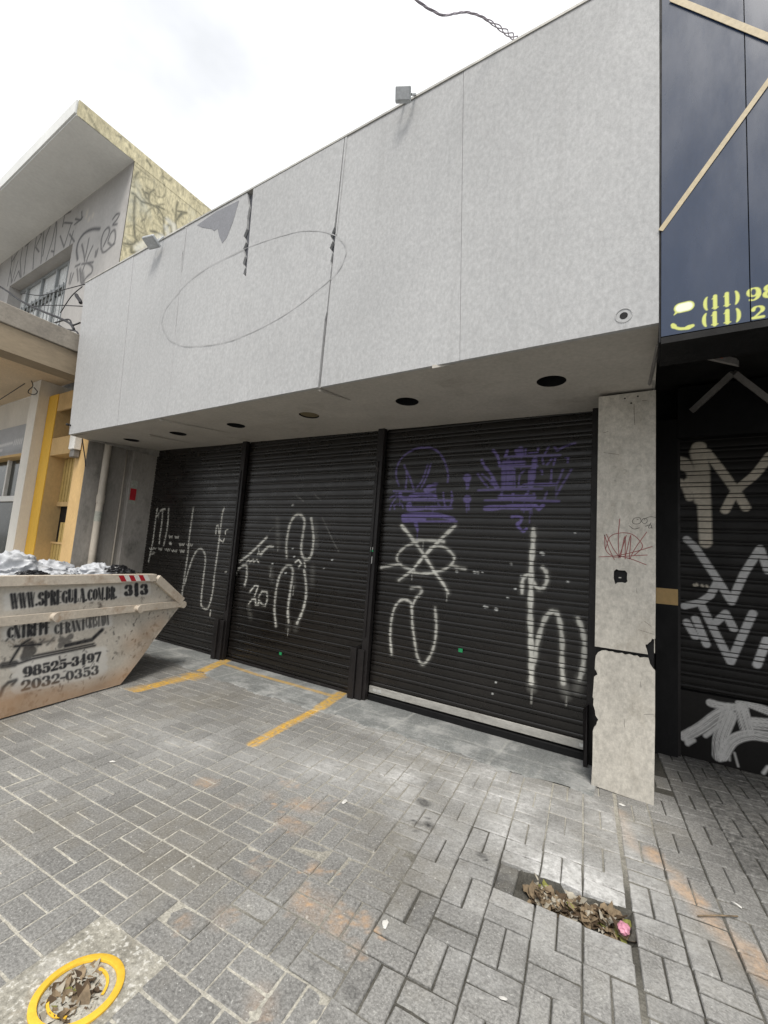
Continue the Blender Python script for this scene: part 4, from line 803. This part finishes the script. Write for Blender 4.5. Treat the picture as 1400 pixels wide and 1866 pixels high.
SW(0, .017, .95, [(130, 470), (120, 600), (80, 820)], [(130, 560), (200, 440)], [(245, 380), (215, 560), (225, 730)], [(110, 640), (125, 790), (190, 560)], [(150, 770), (200, 660), (215, 730)], [(300, 370), (275, 520), (255, 700)], [(270, 400), (360, 310)], [(395, 260), (360, 470), (350, 640)], [(390, 260), (445, 270), (380, 410), (415, 460)], [(470, 210), (450, 400), (435, 580)],
   [(545, 160), (490, 300), (455, 500)], [(545, 160), (525, 150)], [(605, 100), (600, 250), (570, 500)], [(605, 100), (560, 330), (490, 550)], [(545, 450), (575, 460)], [(665, 190), (690, 60), (755, 30)], [(685, 150), (770, 155)], [(640, 290), (680, 410), (755, 170)], [(740, 270), (790, 350)], [(780, 240), (740, 390)], [(790, 170), (870, 110), (870, 30)], [(880, 90), (850, 120), (800, 110)], soft=.015, sm=False)
SW(1, .04, .6, [(930, 30), (920, 80)], [(990, 60), (985, 80)], [(950, 100), (945, 120)], soft=.03)
WX0, WX1, WZ0, WZ1 = -12.75, -9.62, 5.2, 7.30
for (x0, x1, z0, z1) in ((WX1, HX - .014, 4.75, 8.16), (-18.0, WX0, 4.75, 8.16), (WX0, WX1, WZ1, 8.16)):
    A, Mk = wallgrid(1, HY, x0, x1, z0, z1, .022, WG); obj('upper_wall', MB().grid(A), M['housewall'], hs, False, {'paint': Mk})
obj('wall_core', MB().box(-18, HX - .03, HY + .25, 9, 3.9, 8.1), M['concrete'], hs)
rv = MB().box(WX0, WX1, HY + .002, HY + .25, WZ1, WZ1 + .03).box(WX1, WX1 + .03, HY + .002, HY + .25, WZ0, WZ1).box(WX0 - .03, WX0, HY + .002, HY + .25, WZ0, WZ1)
obj('window_reveal', rv, M['housewall'], hs)
wn = obj('window', MB().box(WX0, WX1, HY + .20, HY + .24, WZ1 - .07, WZ1 - .001).box(WX0, WX1, HY + .19, HY + .235, 6.72, 6.78), M['winframe'], hs)
fr = MB()
for x in (-12.3, -11.5, -10.75, -10.22, -9.9): fr.box(x - .02, x + .02, HY + .185, HY + .23, WZ0, WZ1 - .07)
obj('mullion', fr, M['winframe'], wn); obj('pane', MB().box(WX0, WX1, HY + .24, HY + .248, WZ0, WZ1 - .07), M['pane'], wn)
gr = MB()
for i in range(16): gr.tube([(WX1 - .12 - i * .19, HY + .12, WZ0), (WX1 - .12 - i * .19, HY + .12, 6.70)], .011, 5)
obj('window_bars', gr, M['winframe'], wn)
dk = MB().box(WX0 + .3, -10.3, HY + .21, HY + .238, 6.60, 6.72).box(WX0 + .4, WX0 + .65, HY + .21, HY + .239, WZ0, 6.65); obj('dark_opening', dk, M['glass'], wn)
# side wall towards the shop, with dead creeper lines
v0 = crop(220, 180, .160714); SG = []
def SV(ch, r, amt, *lines, soft=.02):
    for ln in lines: p = YZ(v0(ln), HX); SG.append((ch, smooth(p, 4) if len(p) > 2 else np.array(p), r, soft, amt))
SV(0, .017, .95, [(130, 1070), (160, 1085), (240, 1165), (330, 1190), (430, 1250), (480, 1340), (490, 1450), (490, 1540)], [(250, 1030), (290, 1120), (300, 1130)], [(380, 1030), (330, 1070), (320, 1150), (345, 1200)], [(260, 1050), (320, 1080)], [(650, 1170), (630, 1250), (625, 1400), (635, 1480)], [(750, 1290), (690, 1280), (630, 1270)], [(750, 1290), (680, 1310), (640, 1370)], [(500, 1350), (560, 1400), (580, 1520)], [(500, 1480), (560, 1420)], [(340, 1500), (400, 1510), (490, 1560)], [(160, 1110), (150, 1300), (160, 1550), (200, 1620)], [(40, 1640), (130, 1650), (190, 1600)], [(130, 1660), (120, 1740), (200, 1720)], [(200, 830), (160, 890)], [(400, 1210), (490, 1250)], [(300, 700), (340, 760)])
SV(1, .05, .7, [(520, 1460), (540, 1530)], [(600, 1430), (610, 1500)], [(180, 1700), (300, 1620)], [(400, 1590), (470, 1560)], [(540, 1380), (560, 1400)], soft=.03)
rg = random.Random(11)
for i in range(260):
    y, z = rg.uniform(2.4, 5.4), rg.uniform(5.6, 8.4); SG.append((0, np.array([(y, z), (y + .02, z - .03)]), rg.uniform(.008, .022), .02, rg.uniform(.3, .7)))
for i in range(70):
    y, z = rg.uniform(2.4, 5.0), rg.uniform(5.6, 8.4); a = rg.uniform(0, 6.28); p = [(y, z)]
    for k in range(rg.randint(3, 7)): a += rg.gauss(0, .6); y += .11 * math.cos(a); z += .11 * math.sin(a); p.append((y, z))
    SG.append((0, np.array(p), .009, .016, rg.uniform(.4, .85)))
A, Mk = wallgrid(0, HX, HY, 9.0, 4.7, 8.165, .02, SG); obj('side_wall', MB().grid(A), M['sidewall'], hs, False, {'paint': Mk})
us = np.arange(2.36, 9.0, .02); A = np.array([[(HX + .004, u, zb + (zt - zb) * t) for u in us] for t in np.linspace(0, 1, 14) for zb, zt in [(8.135, 8.40)]])
for r_ in range(14): A[r_, :, 2] += (us - 2.36) * .011
G = A.reshape(-1, 3)[:, 1:]; Mk = np.zeros((len(G), 4))
for ch, pts, r, soft, amt in SG: paint(G, Mk[:, ch], pts, r, soft, amt)
obj('roof_end', MB().grid(A), M['sidewall'], hs, False, {'paint': Mk})
# canopy slab over the pavement
obj('canopy', MB().box(-19, -7.60, 1.0, 3.25, 4.46, 4.745, .01), M['canopyc'], hs)
obj('canopy_beam', MB().box(-7.98, -7.63, 1.02, 3.19, 4.09, 4.455), M['tanbeam'], hs)
obj('canopy_underside', MB().box(-19, -7.985, 1.02, 3.35, 4.365, 4.455), M['tanceil'], hs)
# ground floor front
YF = 3.20
obj('ochre_wall', MB().box(-8.955, -7.612, YF, 3.236, 2.97, 3.28).box(-7.985, -7.612, YF, 3.236, -.1, 2.97).box(-8.955, -7.612, YF, 3.236, 3.78, 4.10), M['ochre'], hs)
obj('door_reveal', MB().box(-9.06, -8.957, YF + .001, 3.56, -.1, 4.10).box(-8.9555, -7.97, 3.238, 3.44, 2.971, 3.279), M['ochre'], hs)
obj('yellow_pilaster', MB().box(-9.325, -8.96, YF - .012, YF + .3, -.1, 4.10), M['yellow'], hs)
vent = obj('vent_window', MB().box(-8.955, -7.62, 3.44, 3.48, 3.28, 3.78), M['greyboard'], hs); obj('window_divider', MB().box(-8.48, -8.43, 3.40, 3.435, 3.28, 3.78), M['winframe'], vent)
DR = MB()
for i in range(9):
    x = -8.94 + i * .106; DR.box(x, x + .082, 3.43, 3.47, 2.18, 2.96).box(x, x + .082, 3.43, 3.47, -.02, 1.82 if i > 1 else 1.45)
door = obj('grille_door', DR, M['grille'], hs); obj('door_rail', MB().box(-8.95, -7.99, 3.415, 3.428, 2.10, 2.18), M['ochre'], door); obj('door_rail', MB().box(-8.95, -7.99, 3.415, 3.428, 1.44, 1.475), M['ochre'], door)
obj('door_back', MB().box(-8.955, -7.985, 3.49, 3.50, -.1, 2.97), M['dark'], door)
obj('meter_box', MB().box(-7.98, -7.80, 3.08, 3.19, 2.98, 3.24, .01), M['white'], hs); obj('meter_window', MB().box(-7.96, -7.82, 3.10, 3.19, 2.86, 2.975, .008), M['greyboard'], hs)
# white shop with glazed front under the canopy
ws = thing('white_shop', 'white clad shop with grey name board and dark display window under the canopy', 'building', (-11, 3.5, 0))
obj('pilaster', MB().box(-9.675, -9.335, 3.03, 3.6, -.1, 4.36), M['offwhite'], ws)
obj('facade_board', MB().box(-19, -9.677, 3.36, 3.6, 3.76, 4.36), M['offwhite'], ws)
xs = np.arange(-16, -10.5, .02); zs = np.arange(3.15, 3.755, .02); Xg, Zg = np.meshgrid(xs, zs); A = np.stack([Xg, np.full_like(Xg, 3.30), Zg], 2); G = A.reshape(-1, 3)[:, [0, 2]]; Mk = np.zeros((len(G), 4))
for k in range(5): paint(G, Mk[:, 0], [(-11.0 + .09 * k, 3.36), (-10.98 + .09 * k, 3.44)], .022, .02)
paint(G, Mk[:, 0], [(-15, 3.30), (-11.1, 3.40)], .03, .02, .8); paint(G, Mk[:, 0], [(-15, 3.22), (-11.6, 3.28)], .03, .02, .7); paint(G, Mk[:, 1], [(-16, 3.2), (-10.2, 3.2)], .05, .05, .4)
obj('name_board', MB().grid(A), M['shopsign'], ws, False, {'paint': Mk}); obj('board_box', MB().box(-16, -10.515, 3.31, 3.359, 3.15, 3.755), M['greyboard'], ws)
obj('board_trim', MB().box(-16, -9.68, 3.29, 3.5, 3.10, 3.148), M['ochre'], ws)
wd = obj('display_window', MB().box(-16, -9.68, 3.50, 3.52, -.1, 3.10), M['glass'], ws)
obj('window_rail', MB().box(-16, -10.90, 3.42, 3.50, 2.21, 2.32).box(-11.65, -11.58, 3.44, 3.50, 2.32, 3.1).box(-10.90, -9.68, 3.42, 3.50, -.1, 3.10), M['white'], wd)

# ================================================================== SKIP
SK0 = np.array([-4.921, 2.731]); SE = np.array([-.2195, .9756]); SN = np.array([.9756, .2195])      # along, and outward to the viewer
def sk(s, d, z): p = SK0 + SE * s + SN * d; return (p[0], p[1], z)
def skpx(px, py, d=0.):
    r = ray(px, py); n3 = np.array([SN[0], SN[1], 0]); c = n3[:2] @ SK0 + d; t = (c - n3 @ CAM) / (n3 @ r); q = CAM + r * t; return np.array([(q[:2] - SK0) @ SE, q[2]])
skip = thing('rubbish_skip', 'battered cream steel rubbish skip with black stencilled lettering, heaped with bags', 'skip', (SK0[0] - 1, SK0[1] - .9, 0))
HEX = [(-1.9, .015), (0, .015), (.735, .815), (.257, 1.217), (-2.15, 1.217), (-2.63, .815)]
def lr(z):
    if z <= .815: t = (z - .015) / .8; return (-1.9 - .73 * t, .735 * t)
    t = (z - .815) / .402; return (-2.63 + .48 * t, .735 - .478 * t)
zs = np.linspace(.015, 1.217, 190); rows = []
for z in zs:
    a, b = lr(z); u = np.concatenate([np.linspace(0, .3, 20), np.linspace(.3, 1, 330)[1:]]); s = a + (b - a) * u
    rows.append([sk(q, .004 * math.sin(q * 5 + z * 3) + .013 * mnoise.noise(Vector((q * 3, z * 3, 0))), z) for q in s])
A = np.array(rows); SG2 = np.stack([((A[..., :2] - SK0) @ SE).ravel(), A[..., 2].ravel()], 1); Mk = np.zeros((len(SG2), 4))
d3 = crop(0, 980, .3)
def Q3(a): return skpx(*d3([a])[0])
for quad in ([(40, 340), (715, 285), (720, 365), (45, 440)], [(30, 530), (668, 462), (668, 540), (35, 620)], [(110, 740), (630, 670), (610, 830), (120, 940)], [(745, 280), (905, 268), (905, 350), (745, 360)]):
    P = np.array([Q3(v) for v in quad]); c = P.mean(0); mid0, mid1 = (P[0] + P[3]) / 2, (P[1] + P[2]) / 2; h = np.linalg.norm(P[0] - P[3]) / 2
    for t in (-.7, 0, .7):
        o_ = (P[0] - P[3]) / 2 * t * .9; paint(SG2, Mk[:, 0], [mid0 + o_, mid1 + o_], h * .42, .012, .75)
def TX_(txt, bl, br, tl, amt=1., fat=1.6, soft=.006):
    o = Q3(bl); letters(SG2, Mk[:, 1], txt, o, Q3(br) - o, Q3(tl) - o, soft=soft, amt=amt, fat=fat)
TX_('WWW.SPREGULA.COM.BR.', (62, 428), (712, 366), (62, 345), fat=1.75)
TX_('313', (758, 350), (900, 340), (758, 290), fat=1.8)
TX_('CNTRFPF', (42, 612), (310, 575), (42, 545), 1., 1.8); TX_('CFRANT', (335, 588), (520, 552), (335, 530), .95, 1.6); TX_('CRASTADA', (520, 550), (660, 525), (520, 478), .95, 1.6)
TX_('98525-3497', (140, 848), (618, 742), (140, 790)); TX_('2032-0353', (125, 932), (602, 825), (125, 872), .95, 1.4)
def SKS(r, amt, *lines, soft=.01):
    for ln in lines: paint(SG2, Mk[:, 1], [Q3(v) for v in ln], r, soft, amt)
SKS(.022, 1, [(620, 560), (560, 620), (470, 640)], [(470, 640), (400, 655)]); SKS(.014, 1, [(60, 760), (130, 650), (180, 620)], [(90, 660), (250, 648)]); SKS(.05, .85, [(165, 720), (180, 660)], [(190, 690), (160, 720)]); SKS(.012, 1, [(110, 765), (200, 735), (580, 655)], [(200, 720), (400, 680), (570, 645)], [(10, 780), (110, 760)])
SKS(.03, .9, [(15, 775), (90, 765)]); SKS(.03, .75, [(370, 655), (430, 600)], [(375, 620), (420, 640)]); SKS(.012, .7, [(240, 640), (330, 625)], [(230, 660), (270, 620)], [(290, 650), (330, 610)]); SKS(.016, .9, [(0, 960), (20, 910), (50, 880), (95, 865)], [(75, 890), (95, 868)])
rg = random.Random(5)
for i in range(190):
    p = np.array([rg.uniform(-1.5, .62), rg.uniform(.05, .8)]); paint(SG2, Mk[:, 1], [p, p + np.array([rg.uniform(-.02, .02), -rg.uniform(0, .03)])], rg.uniform(.003, .009), .006, rg.uniform(.4, .9))
lowb = np.clip((.26 + .05 * np.sin(SG2[:, 0] * 4) - SG2[:, 1]) / .16, 0, 1); Mk[:, 2] = lowb * .75
paint(SG2, Mk[:, 2], [(.05, .45), (.45, .62)], .05, .12, .6); paint(SG2, Mk[:, 2], [(.1, .2), (.25, .35)], .05, .1, .5)
obj('side_panel', MB().grid(A), M['skip'], skip, True, {'paint': Mk})
W_ = 1.75
ot = MB(); h2 = [(s, z) for s, z in HEX]
for i in range(6):
    if i == 3: continue
    (s0, z0), (s1, z1) = h2[i], h2[(i + 1) % 6]; ot.add([sk(s0, -.004, z0), sk(s1, -.004, z1), sk(s1, -W_, z1), sk(s0, -W_, z0)], [(0, 1, 2, 3)])
ot.add([sk(s, -W_, z) for s, z in HEX], [(0, 1, 2, 3, 4, 5)])
obj('hull', ot, M['skiprust'], skip)
def bar(mb, a, b, w0, w1, d0, d1):   # a strip on the side from a to b (s,z), widths across, d0..d1 outward
    a, b = np.array(a), np.array(b); d = (b - a) / np.linalg.norm(b - a); n2 = np.array([-d[1], d[0]])
    q = [a - n2 * w0, b - n2 * w0, b + n2 * w1, a + n2 * w1]
    mb.hexa([sk(v[0], d0, v[1]) for v in q], [sk(v[0], d1, v[1]) for v in q])
rim = MB(); bar(rim, (-2.15, 1.18), (.250, 1.18), .042, .042, -.03, .055); obj('top_rim', rim, M['skiprust'], skip)
rim = MB(); bar(rim, (-2.15, 1.18), (.250, 1.18), .042, .042, -W_ - .04, -W_ + .03); obj('top_rim', rim, M['skiprust'], skip)
rl = MB(); bar(rl, (-2.58, .842), (.70, .842), .040, .036, .009, .045); obj('side_rail', rl, M['skiprust'], skip)
for a, b in (((.283, 1.165), (.715, .87)), ((-2.18, 1.165), (-2.6, .87))):
    dg = MB(); bar(dg, a, b, .045, .05, .007, .05); obj('corner_strut', dg, M['skiprust'], skip)
for s in (.04, -.86, -1.75):
    z = .842; c = sk(s, .045, z); lg = MB(); lg.tube([sk(s, .03, z), sk(s, .10, z)], .034, 14); lg.tube([sk(s, .098, z), sk(s, .112, z)], .045, 14); obj('lifting_lug', lg, M['skiprust'], skip, 40)
tl = MB(); tl.tube([sk(.74, .05, .83), sk(.74, -.14, .83)], .045, 12); obj('lifting_lug', tl, M['skiprust'], skip, 40)
a, b = skpx(*d3([(715, 257)])[0]), skpx(*d3([(890, 250)])[0])
tape = MB().box(0, 0, 0, 0, 0, 0) if False else MB(); s0, s1 = a[0], b[0]; zc = 1.185
def quad_s(mb, s0, s1, sh): mb.hexa([sk(s0, .0562, 1.150), sk(s1, .0562, 1.150), sk(s1 + sh, .0562, 1.214), sk(s0 + sh, .0562, 1.214)], [sk(s0, .0585, 1.150), sk(s1, .0585, 1.150), sk(s1 + sh, .0585, 1.214), sk(s0 + sh, .0585, 1.214)])
tw = MB(); tr = MB()
for i in range(6): quad_s(tw if i % 2 else tr, s0 + (s1 - s0) * i / 6, s0 + (s1 - s0) * (i + 1) / 6, -.045)
obj('reflective_tape', tr, M['red'], skip); obj('reflective_tape', tw, M['white'], skip)
# load
rb = MB(); us = np.linspace(-2.1, .35, 50); ds = np.linspace(-.03, -W_ + .03, 34)
rb.grid(np.array([[sk(u, d, 1.02 + .13 * fbm(u, d, 2.2, 8) + .05 * math.sin(d * 3)) for u in us] for d in ds])); o = obj('rubble', rb, M['rubble'], kind='stuff')
def bag(px, py, d, r, sq, m, lab, seed, name='rubbish_bag', tilt=0.):
    q = skpx(px, py, d); c = Vector(sk(q[0], d, q[1])); bm = bmesh.new(); bmesh.ops.create_icosphere(bm, subdivisions=5, radius=1)
    for v in bm.verts:
        n = v.co.copy(); ofs = Vector((seed * 3.7, seed, 0))
        rdg = (1 - abs(mnoise.noise(n * 2.3 + ofs))) ** 4 * .34 + (1 - abs(mnoise.noise(n * 4.6 + ofs))) ** 4 * .10 + mnoise.noise(n * 1.2 + ofs) * .35
        k = .8 + rdg; x, y, z = n.x * k * sq[0], n.y * k * sq[1], n.z * k * sq[2]
        p = Vector((SE[0], SE[1], 0)) * x * r + Vector((SN[0], SN[1], 0)) * y * r + Vector((0, 0, 1)) * (z * r + tilt * x * r); v.co = c + p
    tag(obj(name, MB().bm(bm), M[m], None, True), lab, 'rubbish bag')
bag(26, 1046, -.50, .21, (1.2, 1., .85), 'whitebag', 'tallest white plastic bag heaped at the left of the skip', 1)
bag(57, 1054, -.10, .10, (1.5, .8, .7), 'blackbag', 'small black bag at the skip rim in front of the tall white bag', 2)
bag(108, 1058, -.22, .15, (1.4, 1., .55), 'whitebag', 'low crumpled white bag in the middle of the skip', 3)
bag(140, 1050, -.42, .12, (1.2, 1., .7), 'whitebag', 'small white bag behind the low white bag in the skip', 4)
bag(178, 1048, -.28, .16, (1.3, 1., .7), 'whitebag', 'smooth white bag left of the black bag at the skip corner', 5)
bag(214, 1046, -.16, .11, (1.5, 1., .75), 'blackbag', 'black bag near the right end of the skip above the red and white tape', 6)
bag(240, 1050, -.55, .10, (1.2, 1., .5), 'blackbag', 'last small black bag at the far right end of the skip', 8)

bag(88, 1046, -.62, .17, (1.4, 1., .8), 'whitebag', 'wide white bag at the back between the tall bag and the middle of the skip', 11)
bag(10, 1060, -.14, .10, (1.6, 1., .6), 'whitebag', 'flat white bag at the left rim of the skip beside the small black bag', 12)
bag(200, 1054, -.08, .06, (2.0, 1., .7), 'blackbag', 'thin black bag spilling onto the rim between the two white bags', 13)
bag(30, 1062, -.05, .05, (2.4, 1., .8), 'blackbag', 'flat black bag folded over the rim at the far left of the skip', 21)
bag(128, 1057, -.10, .07, (1.7, 1., .8), 'blackbag', 'black bag tucked between white bags in the middle of the skip rim', 22)
# ================================================================== FLOODLIGHTS, CABLES
def flood(px, py, lab, yaw, pitch, s=1.):
    p = on(px, py, 1, FY - .12); t = thing('floodlight', lab, 'floodlight', tuple(p), 'floodlights on the fascia top')
    def put(mb, M3): 
        mb.v = [tuple(np.array(p) + np.array(M3 @ Vector(v))) for v in mb.v]; return mb
    R3 = Matrix.Rotation(yaw, 3, 'Z') @ Matrix.Rotation(pitch, 3, 'X')
    obj('housing', put(MB().box(-.10 * s, .10 * s, -.02, .025, -.08 * s, .08 * s, .008), R3), M['lamp'], t)
    obj('glass', put(MB().box(-.082 * s, .082 * s, -.024, -.0205, -.062 * s, .062 * s), R3), M['lens'], t)
    base = np.array([p[0], FY + .02, FT + .03])
    obj('bracket', MB().tube([p + np.array([-.09 * s, .03, 0]), base + np.array([-.05, -.03, 0]), base], .010, 6).tube([p + np.array([.09 * s, .03, 0]), base + np.array([.05, -.03, 0]), base], .010, 6), M['lamp'], t)
flood(735, 172, 'pale square floodlight standing on the fascia top above its middle', .45, .5, .66)
flood(276, 441, 'grey framed floodlight on the fascia top before the stained side wall', .2, 1.1, .95)
cp = [on(*a, 1, b) for a, b in (((750, -8), 2.0), ((775, 12), 2.15), ((807, 29), 2.3), ((830, 24), 2.42), ((850, 21), 2.5), ((875, 28), 2.6), ((895, 40), 2.68), ((918, 55), 2.76), ((935, 66), 2.82), ((946, 74), 2.86))]
P3 = []
for i in range(len(cp) - 1):
    for k in range(6): P3.append(cp[i] + (cp[i + 1] - cp[i]) * k / 6)
P3.append(cp[-1]); P3 = np.array(P3)
for k in range(3): P3[1:-1] = (P3[:-2] + 2 * P3[1:-1] + P3[2:]) / 4
tw = MB(); n_ = len(P3)
for ph in (0, 2.1, 4.2):
    r = .006 + .012 * np.clip((np.arange(n_) - 32) / 12, 0, 1); pts = [P3[i] + np.array([math.cos(i * .55 + ph), 0, math.sin(i * .55 + ph)]) * r[i] for i in range(n_ - 1)] + [P3[-1]]; tw.tube(pts, .0042, 6)
far = P3[0] + np.array([-6, -9, 3.]); tw.tube([P3[0], far], .012, 6)
tag(obj('overhead_cable', tw, M['cable'], None, True), 'twisted grey service cable running down to the fascia top', 'cable')
def wire(pts, r, lab, y=2.9, m='blackcable'):
    P = smooth([tuple(on(a, b, 1, y)) for a, b in pts], 6); tag(obj('loose_wire', MB().tube([tuple(v) for v in P], r, 6), M[m], None, True), lab, 'cable')
wire([(-40, 505), (0, 522), (38, 548), (75, 566), (110, 580), (128, 590), (135, 600)], .020, 'thick black cable sagging along the top of the canopy slab')
wire([(40, 534), (75, 538), (115, 528), (158, 517)], .008, 'thin wire crossing the upstairs window towards the fascia')
wire([(60, 558), (100, 556), (152, 558)], .008, 'thin level wire low across the upstairs window')
wire([(110, 570), (130, 540), (150, 522)], .008, 'thin steep wire between the canopy and the graffiti wall')
wire([(100, 588), (125, 582), (132, 592), (146, 588)], .014, 'tangled cable ends lying on the canopy corner')
wire([(107, 592), (120, 600), (138, 603), (144, 612)], .014, 'looped black cable hanging at the canopy corner beside the fascia')
wire([(139, 537), (141, 541), (146, 548), (147, 552)], .03, 'black bulb holder hanging on the graffiti wall beside the fascia', 3.1)
wire([(150, 800), (152, 815), (155, 835), (156, 850)], .008, 'thin brown wire hanging down the yellow wall below the soffit', 3.1)
def w2(pts, lab, x=-9.325):
    P = smooth([tuple(on(a, b, 1, 2.98)) for a, b in pts], 6); tag(obj('loose_wire', MB().tube([tuple(v) for v in P], .008, 6), M['blackcable'], None, True), lab, 'cable')
w2([(56, 690), (60, 703), (53, 710), (52, 716), (62, 719), (68, 714), (62, 706)], 'small loop of wire at the head of the white pilaster')
w2([(0, 728), (25, 712), (45, 699)], 'thin straight wire slanting across the white facade board')
